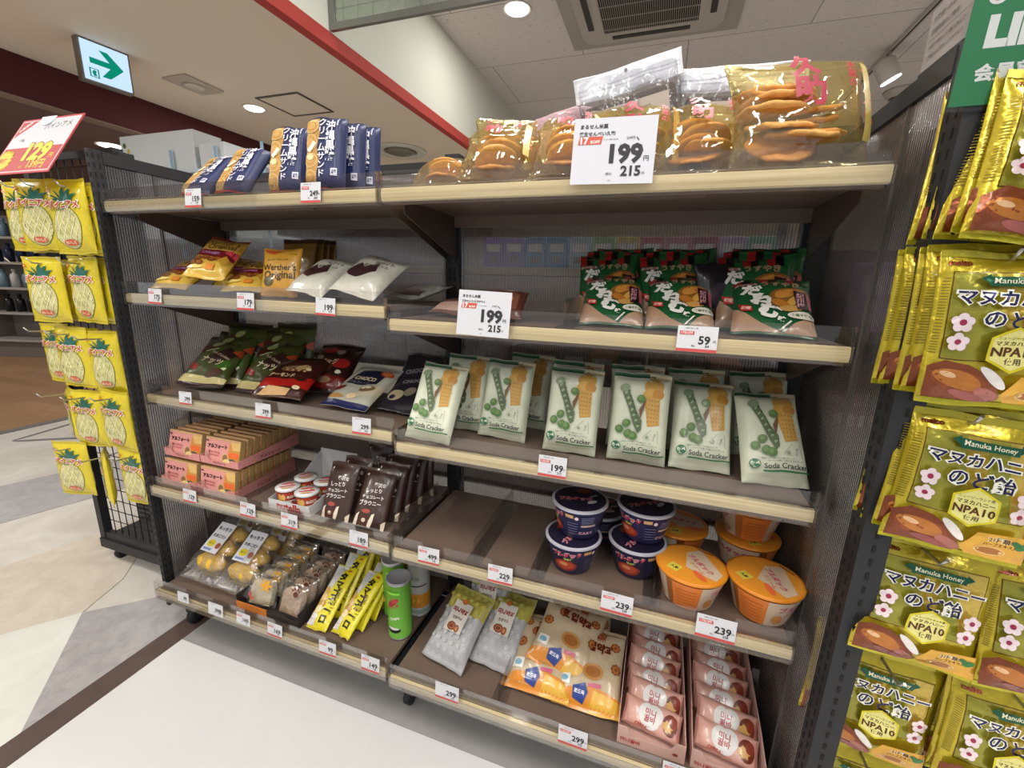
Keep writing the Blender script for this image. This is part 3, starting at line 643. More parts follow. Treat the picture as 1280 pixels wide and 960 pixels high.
for i, (k, p, l) in enumerate(SODA):
    inst(sb[i % 2], 'cracker_pack', p, 'white soda cracker pack, '+l, 'cracker pack', 'white soda cracker packs on the middle right shelf')

# ---- green and red striped bean snack packs
def gr_art():
    a = [p_('#a8876c', (0, .04), (.62, .04), (.35, .14), (0, .40)), p_('#b08e72', (.62, .04), (1, .04), (1, .30), (.75, .16))]
    for k in range(9):
        a.append(r_(k/9, .82, (k+1)/9, .985, ['#a01c1e', '#0b0d0c', '#1c5a30'][k % 3]))
    a += [r_(.02, .765, .30, .80, '#b79a94'), t_('お徳用', .16, .782, .2, '#7a2a2a', 0, .02), t_('うすやき', .6, .785, .5, '#b59c74', 0, .03)]
    a += [e_(.72, .56, .30, .16, '#8a5a24', .3), e_(.66, .62, .16, .06, '#c98a3a', .5), e_(.78, .52, .14, .05, '#d6a24a', .9), e_(.60, .46, .13, .05, '#b8752a', -.5), e_(.72, .38, .16, .05, '#c89a54', .1), e_(.82, .64, .1, .05, '#b0702c', .1)]
    a += [p_('#2a0f1c', (.76, .68), (.93, .66), (.95, .38), (.80, .36)), p_('#c2606a', (.93, .66), (.98, .64), (.99, .40), (.95, .38)), v_('紀州梅', .85, .52, .24, '#d8a0a8')]
    a += [t_('だ', .22, .66, .26, '#e4e4dc', -.2, .06), t_('ね', .36, .50, .30, '#e4e4dc', -.25, .07), t_('む', .46, .32, .30, '#e4e4dc', -.3, .07), p_('#b02a2c', (.05, .42), (.22, .38), (.24, .30), (.10, .31)), t_('期間', .15, .355, .12, '#f0c8b8', -.2, .03)]
    a += [e_(.84, .27, .17, .055, '#d8d6c6'), t_('食塩不使用', .84, .27, .26, '#34503a', 0, .03), t_('味', .60, .20, .1, '#e4e4dc', -.2, .06), p_('#e4e0d4', (.60, .06), (.72, .17), (.70, .18), (.56, .05))]
    return a
gb = [scene_bag('bean_snack_pack', .135, .178, .024, '#17532c', gr_art(), 'foil', s, crimp=.045, wr=.002, lump=.002) for s in (6, 9)]
gz = SURF[2][1]+.004
GRN = [(-0.098,0.955,gz,0.06,0.92,0.03,'front pack of the left stack'),
 (-0.120,1.041,gz,0.08,0.50,0.04,'second pack of the left stack'),
 (-0.116,1.075,gz,0.01,0.36,0.02,'third pack of the left stack'),
 (-0.094,1.113,gz,0.09,0.20,0.00,'rearmost pack of the left stack'),
 (0.041,0.950,gz,0.00,0.92,0.03,'front pack of the middle stack'),
 (0.019,1.036,gz,0.02,0.50,0.04,'second pack of the middle stack'),
 (0.023,1.070,gz,-0.05,0.36,0.02,'third pack of the middle stack'),
 (0.045,1.108,gz,0.03,0.20,0.00,'rearmost pack of the middle stack'),
 (0.207,0.932,gz,-0.09,0.92,0.03,'front pack of the right stack'),
 (0.185,1.018,gz,-0.07,0.50,0.04,'second pack of the right stack'),
 (0.189,1.052,gz,-0.14,0.36,0.02,'third pack of the right stack'),
 (0.211,1.090,gz,-0.06,0.20,0.00,'rearmost pack of the right stack')]
for i, p in enumerate(GRN):
    inst(gb[i % 2], 'bean_snack_pack', p[:6], 'green snack pack with red and black checked top, '+p[6], 'snack pack', 'green bean snack packs on the second right shelf', s=(1.06, 1, 1) if p[0] > .15 else None)
db = scene_bag('dark_sweet_bag', .10, .14, .03, '#1d1a22', [e_(.5, .5, .3, .2, '#3a3240'), r_(.1, .1, .9, .3, '#3b2a22')], 'foil', 11)
inst(db, 'dark_sweet_bag', (.125, 1.06, gz, .5, .15, .05), 'crumpled black sweet bag squeezed between the green snack stacks', 'candy bag')
cb = scene_bag('brown_sweet_bag', .13, .11, .03, '#5a2f22', [r_(.1, .2, .9, .7, '#7a4a38'), e_(.6, .5, .2, .2, '#c08a60')], 'foil', 12)
inst(cb, 'brown_sweet_bag', (-.36, .93, gz+.006, .1, 1.0, .03), 'brown foil sweet bag lying behind the large 199 yen card', 'candy bag')
cb2 = scene_bag('brown_sweet_bag', .12, .10, .024, '#6e4536', [r_(.1, .1, .9, .5, '#caa898')], 'foil', 13)
inst(cb2, 'brown_sweet_bag', (-.50, .97, gz+.006, -.25, 1.25, .1), 'brown and pink sweet bag lying at left end of second right shelf', 'candy bag')

# ---- butter caramel bags
def wer_art(dark=False):
    a = [r_(0, .93, 1, 1, '#8f2a16' if not dark else '#3a2a10'), p_('#cf9f3c', (0, .66), (1, .66), (1, .9), (0, .9)), t_("Werther's", .5, .80, .84, '#241608', .05, .015), t_('Original', .55, .68, .70, '#241608', .05, .015),
         p_('#7a1420', (0, .44), (1, .40), (1, .60), (0, .62)), r_(0, .60, 1, .62, '#d9b25a'), p_('#d94a50', (.72, .56), (1, .48), (1, .62), (.85, .62)), t_('CARAMEL', .4, .52, .5, '#b98ac0', -.02, .02)]
    for cx, cy in ((.2, .36), (.38, .39), (.55, .35), (.3, .26), (.7, .38), (.12, .26)): a += [e_(cx, cy, .1, .05, '#7a3f1a'), e_(cx-.01, cy+.01, .07, .03, '#a8602a')]
    a += [p_('#c99a30', (.72, .34), (.85, .48), (1, .36), (.88, .24)), r_(.52, .14, .72, .24, '#e08a30'), e_(.25, .16, .2, .03, '#ecd478', .1)]
    return a
wb = [scene_bag('caramel_bag', .125, .165, .035, '#dcb548', wer_art(), 'foil', s, lump=.004, crimp=.06) for s in (14, 17)]
z2 = SURF[2][0]+.004
for i, (p, l) in enumerate((((-1.235, .905, z2+.045, .28, .80, -.12), 'topmost, leaning toward the end panel'), ((-1.40, .915, z2+.012, .24, 1.02, -.08), 'lowest at far left under the leaning bag'), ((-1.31, 1.03, z2+.012, .12, .95, .0), 'in shade behind the leaning bag'), ((-1.135, .935, z2+.012, .3, 1.05, -.03), 'flat between leaning bag and round pouch'))):
    inst(wb[i % 2], 'caramel_bag', p, 'gold caramel bag with dark red band, '+l, 'candy bag', 'gold caramel bags on the second left shelf')
wp = scene_bag('caramel_pouch', .112, .135, .035, '#cf9a34', [t_("ヴェルタースオリジナル", .45, .74, .55, '#2c1c0c', .03, .02), t_("Werther's", .5, .58, .88, '#241608', 0, .015), t_('Original', .52, .40, .82, '#241608', 0, .015), e_(.25, .30, .14, .1, '#5a5030'), t_('キャラメル', .82, .86, .2, '#3a2810', 0, .03), p_('#c9552c', (0, .96), (.5, .96), (.35, .86), (.1, .9))], 'foil', 15, crimp=.04, sq=3)
inst(wp, 'caramel_pouch', (-.985, .93, z2+.002, .22, .32, .02), 'rounded gold caramel pouch standing upright among the flat bags', 'candy bag')
ws = scene_bag('caramel_bag', .115, .17, .02, '#7a5a1c', [r_(0, .93, 1, 1, '#3a1a0e'), r_(.05, .4, .95, .8, '#8a6824')], 'foil', 16)
for j in range(4): inst(ws, 'caramel_bag', (-1.045+.004*(j % 2), 1.05+.034*j, z2, .12, .22-.05*j, .01*(j % 2)), 'dark gold caramel bag standing in the rear stack, %s of four' % ['front', 'second', 'third', 'rearmost'][j], 'candy bag', 'dark gold caramel bags standing at the shelf back')
wt = [scene_bag('white_sweet_bag', w, .16, .038, '#c9c8bb', [p_('#3c2228', (.04, .44), (.26, .66), (.40, .56), (.62, .72), (.72, .50), (.40, .30), (.20, .34)), t_('ホワイト', .7, .75, .4, '#5a5a50', .1, .03), t_('塩キャラメル', .6, .64, .5, '#6a6a60', .1, .02)], 'foil', s, lump=.003) for w, s in ((.125, 18), (.145, 19))]
inst(wt[0], 'white_sweet_bag', (-.885, .905, z2+.016, .10, .98, -.22), 'white sweet bag with maroon splash lying behind the 199 tag', 'candy bag')
inst(wt[1], 'white_sweet_bag', (-.735, .905, z2+.018, .10, .95, -.25), 'larger white sweet bag with maroon splash at right end of its shelf', 'candy bag')
wt3 = scene_bag('grey_sweet_bag', .12, .15, .022, '#8b8d85', [r_(.1, .1, .9, .3, '#4a3a3a')], 'foil', 20)
inst(wt3, 'grey_sweet_bag', (-.665, 1.03, z2+.01, -.2, 1.35, 0), 'grey sweet bag lying in shade beside the middle upright', 'candy bag')

# ---- third left shelf
def green_art():
    a = [r_(0, .9, 1, 1, '#2c2a16'), p_('#2a1512', (.30, .50), (.66, .74), (.98, .60), (.62, .36)), t_('Rich Chocolate', .60, .57, .5, '#b9a48a', -.35, .02), p_('#4a1e12', (.0, .72), (.35, .86), (.5, .78), (.1, .6)), e_(.35, .8, .12, .05, '#93a060', .4), p_('#a8401c', (.80, .64), (1, .72), (1, .58)),
         p_('#8e2418', (.03, .30), (.30, .24), (.28, .34), (.03, .42)), p_('#c4b77c', (0, .06), (1, .06), (1, .15), (0, .17)), e_(.78, .36, .10, .045, '#dfe8c0'), e_(.80, .38, .14, .09, '#3a6a1c'), e_(.84, .30, .07, .03, '#e0eabc', .6), e_(.70, .22, .18, .07, '#4a2a1c', .4), r_(0, 0, 1, .06, '#2a1216'), t_('ナッツ', .5, .44, .5, '#d8cba8', -.2, .03), l_(.2, .62, .45, .70, .02, '#cfd6b0')]
    return a
def red_art():
    return [r_(0, .92, 1, 1, '#2a100c'), p_('#a81a14', (0, .16), (1, .22), (1, .48), (.55, .34), (0, .34)), e_(.45, .58, .3, .10, '#35180e', .2), e_(.52, .60, .24, .07, '#8a6a48', .2)] + [e_(.34+.06*k, .56+.05*((k*3) % 3), .03, .018, '#c2a070' if k % 2 else '#5a341c') for k in range(8)] + [e_(.68, .64, .14, .06, '#b79a6a', .3), e_(.8, .62, .05, .04, '#e2cfa4'), p_('#c9a06a', (.12, .03), (.7, .05), (.75, .16), (.3, .18)), e_(.25, .72, .16, .03, '#5a4a4a', .8), e_(.82, .2, .07, .04, '#e8d8b0'), t_('アーモンド', .4, .42, .5, '#e0c79a', .05, .03), e_(.78, .40, .12, .06, '#3a1a10')]
def red2_art():
    return [r_(0, .92, 1, 1, '#1d0c0a'), e_(.35, .84, .18, .08, '#9a1c18'), e_(.72, .56, .2, .10, '#a81e1a'), e_(.6, .8, .1, .06, '#8a8078'), e_(.35, .50, .22, .14, '#4c3016'), t_('ビッグ', .45, .58, .4, '#c9b08a', .1, .04), p_('#6a1410', (0, .1), (1, .06), (1, .28), (0, .34)), e_(.75, .38, .07, .04, '#e6dfd0'), e_(.5, .22, .16, .06, '#8a6a4a'), e_(.18, .66, .08, .05, '#7a6a5c')]
def navy_art():
    return [r_(0, .90, 1, 1, '#b7b9ae'), p_('#141a34', (.16, .46), (.26, .80), (.86, .84), (.84, .52), (.55, .44)), t_('CHOCO', .50, .60, .5, '#cdbf9a', 0, .05), t_('チョコレート', .45, .50, .45, '#8f8a86', 0, .02), e_(.84, .78, .13, .075, '#b5451c'), e_(.84, .78, .09, .05, '#d07a40'), p_('#c2b79c', (.4, .1), (1, .3), (1, .5), (.7, .42)), e_(.75, .38, .16, .06, '#7a5a3c', .3), e_(.72, .40, .10, .03, '#e6dcc4', .3), r_(0, 0, 1, .10, '#1d2450'), p_('#7a1f1c', (.02, .26), (.26, .32), (.26, .38), (.05, .36)), e_(.2, .16, .2, .04, '#b98a50'), e_(.55, .20, .1, .05, '#e2cba4')]
z3 = SURF[3][0]+.006
def many(me, name, lst, pre, cat, group):
    for i, (p, l) in enumerate(lst): inst(me[i % len(me)] if isinstance(me, list) else me, name, p, pre+l, cat, group)
gn = [scene_bag('chocolate_bag', .165, .215, .035, '#414a20', green_art(), 'foil', s, lump=.003) for s in (21, 22)]
many(gn, 'chocolate_bag', [((-1.375, .95, z3+.012, .22, .90, -.04), 'top of the left pile'), ((-1.365, 1.00, z3, .18, .68, -.02), 'below the top bag of the left pile'), ((-1.345, 1.07, z3, .2, .40, -.02), 'rearmost in the left pile'),
    ((-1.185, .99, z3, .1, .80, -.02), 'front one of the second pile, partly under the red bag'), ((-1.19, 1.06, z3, .1, .5, .01), 'middle one of the second pile'), ((-1.17, 1.12, z3, .05, .25, .01), 'rearmost in the second pile')], 'olive green chocolate bag, ', 'candy bag', 'olive green chocolate bags')
inst(scene_bag('almond_bag', .175, .19, .035, '#3c1510', red_art(), 'foil', 23, lump=.004), 'almond_bag', (-1.06, .945, z3+.012, .20, 1.08, -.08), 'dark brown almond chocolate bag with red band, lying in front', 'candy bag', 'dark red chocolate bags')
inst(scene_bag('chocolate_bag', .16, .19, .035, '#2c120e', red2_art(), 'foil', 24, lump=.004), 'chocolate_bag', (-.985, 1.05, z3+.01, .10, .82, 0), 'dark red and black chocolate bag leaning behind the almond bag', 'candy bag', 'dark red chocolate bags')
inst(scene_bag('chocolate_bag', .16, .2, .03, '#b2b3a4', navy_art(), 'foil', 25, lump=.003), 'chocolate_bag', (-.82, .95, z3+.01, -.10, 1.15, .03), 'cream and navy chocolate bag with orange round mark, lying flat', 'candy bag')
n2b = scene_bag('chocolate_bag', .13, .19, .025, '#23202a', [e_(.3, .3, .2, .12, '#b9ab8a'), e_(.25, .25, .08, .05, '#2a2a3a'), e_(.6, .4, .15, .1, '#8a8270'), t_('CHOCO', .5, .65, .6, '#8a8890', .2, .05), e_(.7, .8, .12, .07, '#8a3a2c')], 'foil', 26)
inst(n2b, 'chocolate_bag', (-.675, .985, z3+.006, -.12, 1.12, .06), 'black and cream chocolate bag at right end beside the crackers', 'candy bag')
inst(n2b, 'chocolate_bag', (-.685, 1.045, z3, -.1, .8, .04), 'black chocolate bag leaning behind the black and cream one', 'candy bag')

# ---- top left brown sugar sandwich biscuits
def oki_art():
    a = [r_(.0, .965, 1, 1, '#141c3c'), p_('#b48844', (0, 0), (.34, 0), (.36, .2), (.42, .38), (.35, .55), (.42, .75), (.36, .96), (0, .96))]
    for cx, cy in ((.17, .14), (.19, .38), (.17, .62), (.20, .84)): a += [e_(cx, cy, .19, .105, '#e2c68c'), e_(cx, cy, .175, .098, '#bf924a'), e_(cx, cy, .12, .065, '#a87a36'), e_(cx, cy, .105, .056, '#c49a54')]
    a += [l_(.14, .5, .30, .62, .10, '#ece6d2'), e_(.2, .42, .09, .05, '#d8cf9a'), v_('沖縄黒糖', .70, .64, .54, '#e9e9f2', 0, .025), v_('クリームサンド', .48, .55, .80, '#e9e9f2', 0, .012), t_('波照間島産', .87, .90, .2, '#d4d4e4', -1.57, .02, .10),
          r_(.74, .16, .90, .27, '#d5d7e4'), t_('沖縄\n黒糖', .82, .215, .12, '#1c2c66', 0, .03), r_(0, 0, 1, .022, '#b5302c')]
    return a
ob = scene_bag('biscuit_pack', .093, .165, .035, '#1c2858', oki_art(), 'satin', 31, sq=8, crimp=.03, wr=.001, gusset=.3, back='#141c40')
z1 = SURF[1][0]+.004
many(ob, 'biscuit_pack', [((-.885, .885, z1, .22, .28, 0), 'upright, left one of the two standing in front'), ((-.762, .875, z1, .2, .2, 0), 'upright, right one of the two standing in front'), ((-.745, .925, z1, .2, .15, 0), 'standing just behind the right front one'), ((-.73, .965, z1, .18, .1, 0), 'rearmost of those standing at right'), ((-.87, .93, z1, .2, .2, 0), 'standing behind the left front one'),
  ((-1.19, .875, z1+.004, .0, .80, .0), 'leaning far back, leftmost of the row'), ((-1.065, .88, z1+.004, .12, .68, .0), 'leaning back, second from the left')], 'navy brown-sugar sandwich biscuit pack, ', 'biscuit pack', 'navy biscuit packs on the top shelf')

# ---- top right amber bags of rice crackers (clear film with crackers inside)
AMB = film('amber cellophane', '#fcf3cc', .09, .07, .09, '#e8d894', .9, 18)
CRK = M('#dea75e', 'bread'); CRK2 = M('#cf924c', 'bread'); PINKT = M('#a82440', 'satin')
def senbei(name, w, h, ps, label, seed, text=True, n=7):
    rn = random.Random(seed); t = empty(name); tag(t, label, 'rice cracker bag', 'amber cellophane bags of rice crackers')
    art = [r_(0, .93, 1, 1, '#b39b40'), r_(0, 0, .035, 1, '#c2aa4e'), r_(.965, 0, 1, 1, '#c2aa4e')]
    me = scene_bag('film', w, h, .10, '#ffffff', [], 'foil', seed, crimp=.05, sq=3, wr=.004, mats=[AMB])
    o = bpy.data.objects.new('film', me); COL.objects.link(o); o.parent = t
    if text:
        # printed red brush lettering on the film
        bm = bmesh.new(); sl = []
        def fn(x, y, l): return Vector((x, y, .059*(1-abs(2*x/w)**3)**.55*(1-abs(2*y/h-1)**3)**.55+.003))
        art_geo(bm, [t_('久', .42, .74, .20, '#a3203c', .1, .05), t_('助', .44, .50, .22, '#a3203c', 0, .045), v_('米菓の', .74, .66, .24, '#b5303c', 0, .02), r_(.83, .14, .90, .80, '#c9b060'), v_('せんべい', .865, .5, .5, '#b5502c')], w, h, fn, sl, 'satin')
        link('print', bm, sl, t)
    for k in range(n):
        bm = bmesh.new(); r = (.052 if n > 8 else .045)+rn.random()*.007
        lathe(bm, [(r*.3, 0), (r*.7, .0005), (r*.95, .001), (r, .004), (r*.96, .0075), (r*.7, .009), (r*.3, .0085)], 28)
        for v in bm.verts: v.co.z += .004*noise.noise(v.co*45+Vector((k, seed, 0))); v.co.x *= 1+.08*noise.noise(v.co*25+Vector((k*3, 0, 0)))
        bmesh.ops.rotate(bm, verts=bm.verts, matrix=Matrix.Rotation(-1.12+(rn.random()-.5)*.35 if k else -.55, 3, 'X') @ Matrix.Rotation((rn.random()-.5)*.35, 3, 'Y'))
        cx = (rn.random()-.5)*(w-.15); cy = .045+k*(h-.085)/max(n, 1)
        pass
        bmesh.ops.translate(bm, verts=bm.verts, vec=(cx, cy, -.004+.006*(k % 2)))
        link('rice_cracker', bm, CRK if k % 2 else CRK2, t, True)
    pose(t, *ps); return t
z1r = SURF[1][1]+.005
senbei('rice_cracker_bag', .23, .195, (.196, .90, z1r, .28, .32, .03), 'largest amber bag of rice crackers, upright at the right end with red lettering', 41, n=11)
senbei('rice_cracker_bag', .18, .18, (.045, .935, z1r+.01, .15, .68, -.04), 'amber rice cracker bag leaning just left of the largest one', 42)
senbei('rice_cracker_bag', .19, .19, (-.075, .96, z1r, .22, .50, -.03), 'amber rice cracker bag behind the big white 199 price card', 43)
senbei('rice_cracker_bag', .15, .18, (-.20, .90, z1r+.01, .15, .80, .02), 'amber rice cracker bag lying just left of the big price card', 44)
senbei('rice_cracker_bag', .17, .18, (-.35, .90, z1r+.01, .2, .85, .01), 'amber rice cracker bag lying at left of the top right shelf', 45)
senbei('rice_cracker_bag', .18, .22, (-.37, 1.03, z1r, .25, .45, 0), 'amber rice cracker bag standing at back beside the pinkish cloth', 46, False, 4)
# loose pack seen low at the left end of the top right shelf
senbei('rice_cracker_bag', .14, .14, (-.50, .93, z1r+.012, .1, 1.2, 0), 'flat amber rice cracker bag at far left end of top right shelf', 47, False, 4)
# pouches with drip bags
PCH = film('frosty pouch film', '#f6f6f8', .03, .14, .05, '#e2e2e6', .8, 30)
def pouch(w, h, ps, label, seed):
    t = tag(empty('zip_pouch'), label, 'pouch', 'frosty zip pouches on the top shelf')
    me = scene_bag('film', w, h, .05, '#fff', [], 'foil', seed, crimp=.03, sq=6, wr=.003, mats=[PCH]); o = bpy.data.objects.new('film', me); COL.objects.link(o); o.parent = t
    me = scene_bag('header', w*1.02, h*.2, .006, '#d7dbe2', [l_(.02, .5, .98, .5, .004, '#a8b0bc'), l_(.02, .35, .98, .35, .004, '#b8bec8'), e_(.5, .8, .014, .09, '#5b6068')], 'foil', seed+1, crimp=.05, wr=.004); o = bpy.data.objects.new('header', me); COL.objects.link(o); o.parent = t; o.location = (0, h*.82, .004)
    bm = bmesh.new(); bx(bm, -w*.43, .012, -.019, w*.43, h*.78, .012, bev=.006); link('contents', bm, M('#5d5148', 'fluffy'), t)
    bm = bmesh.new(); bx(bm, -w*.30, .01, .0265, w*.36, h*.70, .0275); sl = [M('#a89e94', 'paper')]
    art_geo(bm, [t_('毎日使いたくなる、ふんわり', .5, .86, .5, '#4a443e', 0, .02), t_('やさしい肌ざわり', .5, .78, .36, '#4a443e', 0, .02), t_('オーガニックコットンタオル', .5, .68, .62, '#37322d', 0, .03), e_(.2, .40, .05, .07, '#958b80'), e_(.5, .43, .06, .06, '#958b80'), e_(.8, .45, .05, .06, '#958b80'), t_('速乾 ・ 吸水 ・ 抗菌', .5, .14, .7, '#4a443e', 0, .02), t_('無撚糸使用', .5, .24, .5, '#4a443e', 0, .01)], w*.66, h*.69, lambda x, y, l: Vector((x+w*.03, y+.01, .0276+l)), sl, 'paper', .02)
    link('paper_label', bm, sl, t); pose(t, *ps); return t
pouch(.22, .265, (-.07, 1.06, z1r, -.02, .05, .20), 'frosty zip pouch with white header tilted, left one on the top shelf', 51)
pouch(.25, .25, (.12, 1.08, z1r, .18, .12, .02), 'frosty zip pouch with dark label, right one behind the rice crackers', 53)
bm = bmesh.new(); bmesh.ops.create_uvsphere(bm, u_segments=24, v_segments=12, radius=1)
for v in bm.verts:
    v.co = Vector((math.copysign(abs(v.co.x)**.7, v.co.x)*.11, v.co.y*.05, math.copysign(abs(v.co.z)**.6, v.co.z)*.100)); v.co *= 1+.08*noise.noise(v.co*25); v.co.z += .01*math.sin(v.co.x*30)
o = link('folded_cloth', bm, M('#a98c92', 'fluffy'), None, True); o.location = (-.26, 1.125, z1r+.106); tag(o, 'folded dusty pink towel lying behind the amber cracker bags', 'towel')

# ---- boxed chocolate biscuits in trays
PK = '#d8938c'
bt = empty('biscuit_box', (0, 0, -9)); BWd, BH, BT = .145, .078, .019
bm = bmesh.new(); bx(bm, -BWd/2, -BT/2, 0, BWd/2, BT/2, BH, bev=.0008)
for f in bm.faces:
    if f.normal.z > .9 or abs(f.normal.x) > .9: f.material_index = 1
sl = [M(PK, 'card'), M('#a98a5a', 'card')]
art_geo(bm, [r_(0, .92, 1, 1, '#c9a070'), p_('#c98a3c', (.62, 0), (1, 0), (1, .92), (.72, .92)), p_('#d8b06a', (.72, .92), (1, .92), (1, .6), (.8, .6)), e_(.60, .22, .09, .22, '#c9a878', -.4), e_(.60, .25, .07, .14, '#8a6238', -.4), r_(.70, .30, .98, .50, '#e0662a'), e_(.80, .14, .12, .12, '#4c4a48'), e_(.66, .12, .1, .1, '#e0c486'),
    t_('アルフォート', .36, .66, .56, '#2c1210', .03, .05), t_('塩キャラメル', .28, .42, .34, '#9a3a34', 0, .03), t_('CHOCOLATE', .28, .30, .3, '#b04a44', 0, .02), e_(.06, .84, .04, .03, '#4a2018'), r_(.02, .05, .14, .4, '#b5847a')], BWd, BH, lambda x, y, l: Vector((x, -BT/2-l, y)), sl, 'card', .03)
bme = bpy.data.meshes.new('biscuit_box'); bm.to_mesh(bme); bm.free()
for m in sl: bme.materials.append(m)
bpy.data.objects.remove(bt)
z4 = SURF[4][0]
def trayp(x, y, z, w, d, h, m, label, group, txt=None, tcol='#7a3a34'):
    t = tag(empty('display_tray', (x, y, z)), label, 'display tray', group)
    bm = bmesh.new(); th = .0015
    bx(bm, -w/2, 0, .0005, w/2, d, .002)
    prism(bm, [(-w/2, 0, .002), (-w/2, d, .002), (-w/2, d, h*1.3), (-w/2, 0, h*.7)], (th, 0, 0)); prism(bm, [(w/2-th, 0, .002), (w/2-th, d, .002), (w/2-th, d, h*1.3), (w/2-th, 0, h*.7)], (th, 0, 0))
    prism(bm, [(-w/2+th, 0, .002), (w/2-th, 0, .002), (w/2-th, 0, h*.7), (w/2*.62, 0, h*.7), (w/2*.5, 0, h*.4), (-w/2*.5, 0, h*.4), (-w/2*.62, 0, h*.7), (-w/2+th, 0, h*.7)], (0, th, 0)); bx(bm, -w/2+th, d-th, .002, w/2-th, d, h*1.3)
    bmesh.ops.recalc_face_normals(bm, faces=bm.faces); sl = [m]
    if txt: 
        art_geo(bm, [t_(txt, .5, .5, .6, tcol, 0, .03, .6)], d, h*.6, lambda xx, yy, l: Vector((w/2+l, d/2+xx, yy+.002)), sl, 'card', 0)
        art_geo(bm, [t_(txt, .5, .5, .4, tcol, 0, .03, .6)], w, h*.4, lambda xx, yy, l: Vector((xx, -l, yy+.002)), sl, 'card', 0)
    link('tray', bm, sl, t); return t
PKT = M('#cf8a86', 'card')
for lv in range(2):
    for cidx in range(2):
        tx = -1.412+cidx*.163+(.004*lv); ty = .868+.02*lv; tz = z4+lv*.091
        side = ['left', 'right'][cidx]; up = ['lower', 'upper'][lv]
        trayp(tx, ty, tz, .158, .235, .034, PKT, 'pink cardboard display tray, %s %s one of the four' % (up, side), 'pink biscuit trays', 'アルフォート')
        for j in range(9):
            o = bpy.data.objects.new('biscuit_box', bme); COL.objects.link(o); o.location = (tx, ty+.014+j*.0245, tz+.0035); o.rotation_euler = (-.15 if lv == 0 else -.25, 0, 0)
            tag(o, 'pink chocolate biscuit box, %s from the front in the %s %s tray' % (['first', 'second', 'third', 'fourth', 'fifth', 'sixth', 'seventh', 'eighth', 'ninth'][j], up, side), 'biscuit box', 'pink chocolate biscuit boxes')

# ---- hazelnut cups in white tray
t = tag(empty('display_tray', (-.965, .872, z4)), 'white cardboard tray with red lettering holding hazelnut spread cups', 'display tray')
bm = bmesh.new(); w, d, h = .15, .22, .03; th = .0015
bx(bm, -w/2, 0, .0005, w/2, d, .002); prism(bm, [(-w/2, 0, .002), (-w/2, d, .002), (-w/2, d, .10), (-w/2, d*.6, .05), (-w/2, 0, h)], (th, 0, 0)); prism(bm, [(w/2-th, 0, .002), (w/2-th, d, .002), (w/2-th, d, .10), (w/2-th, d*.6, .05), (w/2-th, 0, h)], (th, 0, 0)); bx(bm, -w/2+th, 0, .002, w/2-th, th, h); bx(bm, -w/2+th, d-th, .002, w/2-th, d, .11)
bmesh.ops.recalc_face_normals(bm, faces=bm.faces); sl = [M('#d5d5d5', 'card')]
art_geo(bm, [t_('nutella', .5, .5, .6, '#b5281e', 0, .04)], w, h, lambda x, y, l: Vector((x, -l, y)), sl, 'card', 0); link('tray', bm, sl, t)
def nut(x, y, z, rz, label):
    t = tag(empty('hazelnut_snack_cup', (x, y, z), rz), label, 'snack cup', 'hazelnut spread snack cups')
    bm = bmesh.new(); sl = [M('#7a2c1c', 'plastic'), M('#dadada', 'plastic')]
    lathe(bm, [(.026, 0), (.027, .002), (.031, .052), (.034, .054), (.034, .056), (.0335, .0565)], 32, mis=[0, 0, 1, 1, 1])
    def fn(x_, y_, l): a = x_/.030-PI/2; r = .0272+.0038*y_/.05+l; return Vector((r*math.cos(a), r*math.sin(a), .002+y_))
    art_geo(bm, [r_(0, 0, 1, .48, '#dcdcdc'), t_('nutella', .5, .24, .66, '#b5281e', 0, .06), t_('n', .21, .24, .08, '#161616', 0, .06), r_(0, .5, 1, 1, '#b03a24'), e_(.2, .68, .09, .25, '#d8a050'), e_(.34, .7, .08, .22, '#e0b060'), t_('&GO!', .66, .72, .4, '#e8e0d0', 0, .04)], .075, .048, fn, sl, 'plastic', .006)
    b = link('cup', bm, sl, t, False)
    bm = bmesh.new(); lathe(bm, [(.034, .057), (.0345, .058), (.010, .0588)], 32); sl = [M('#dedede', 'plastic')]
    art_geo(bm, [t_('nutella', .5, .5, .7, '#b5281e', 0, .05), e_(.5, .8, .3, .1, '#c04a3c'), e_(.5, .2, .3, .09, '#c8a060')], .06, .05, lambda x_, y_, l: Vector((x_, y_-.025, .0588+l)), sl, 'plastic', 0); link('lid', bm, sl, t)
    return t
nut(-1.0, .908, z4+.002, .75, 'hazelnut spread and go cup at front left of the white tray')
nut(-.925, .905, z4+.002, .7, 'hazelnut spread and go cup at front right of the white tray')
nut(-1.0, .98, z4+.002, .9, 'hazelnut spread cup behind the front left one')
nut(-.925, .98, z4+.002, .5, 'hazelnut spread cup behind the front right one')
# ---- chocolate brownie bars
def brown_art():
    return [r_(0, .93, 1, 1, '#4a342c'), e_(.15, .88, .03, .02, '#cfc8c4'), t_('贅沢な', .62, .73, .36, '#ded6d2', .06, .03), t_('しっとり', .48, .63, .48, '#ded6d2', .06, .03), t_('チョコレート', .5, .52, .66, '#ded6d2', .06, .03), t_('ブラウニー', .46, .42, .66, '#ded6d2', .06, .03), e_(.40, .28, .13, .035, '#a04a38'), p_('#e2d6c0', (.05, .04), (.14, .22), (.22, .26), (.20, .14), (.16, .03)), p_('#e2d6c0', (.48, .05), (.60, .25), (.68, .27), (.66, .14), (.60, .03)), p_('#4a2418', (.2, .04), (.2, .22), (.56, .22), (.5, .04)), e_(.38, .14, .06, .03, '#d8cab4'), p_('#dccdb6', (.9, .02), (.9, .12), (1, .18), (1, .02))]
cbm = [scene_bag('brownie_pack', .10, .165, .022, '#3c2822', brown_art(), 'foil', s) for s in (61, 62)]
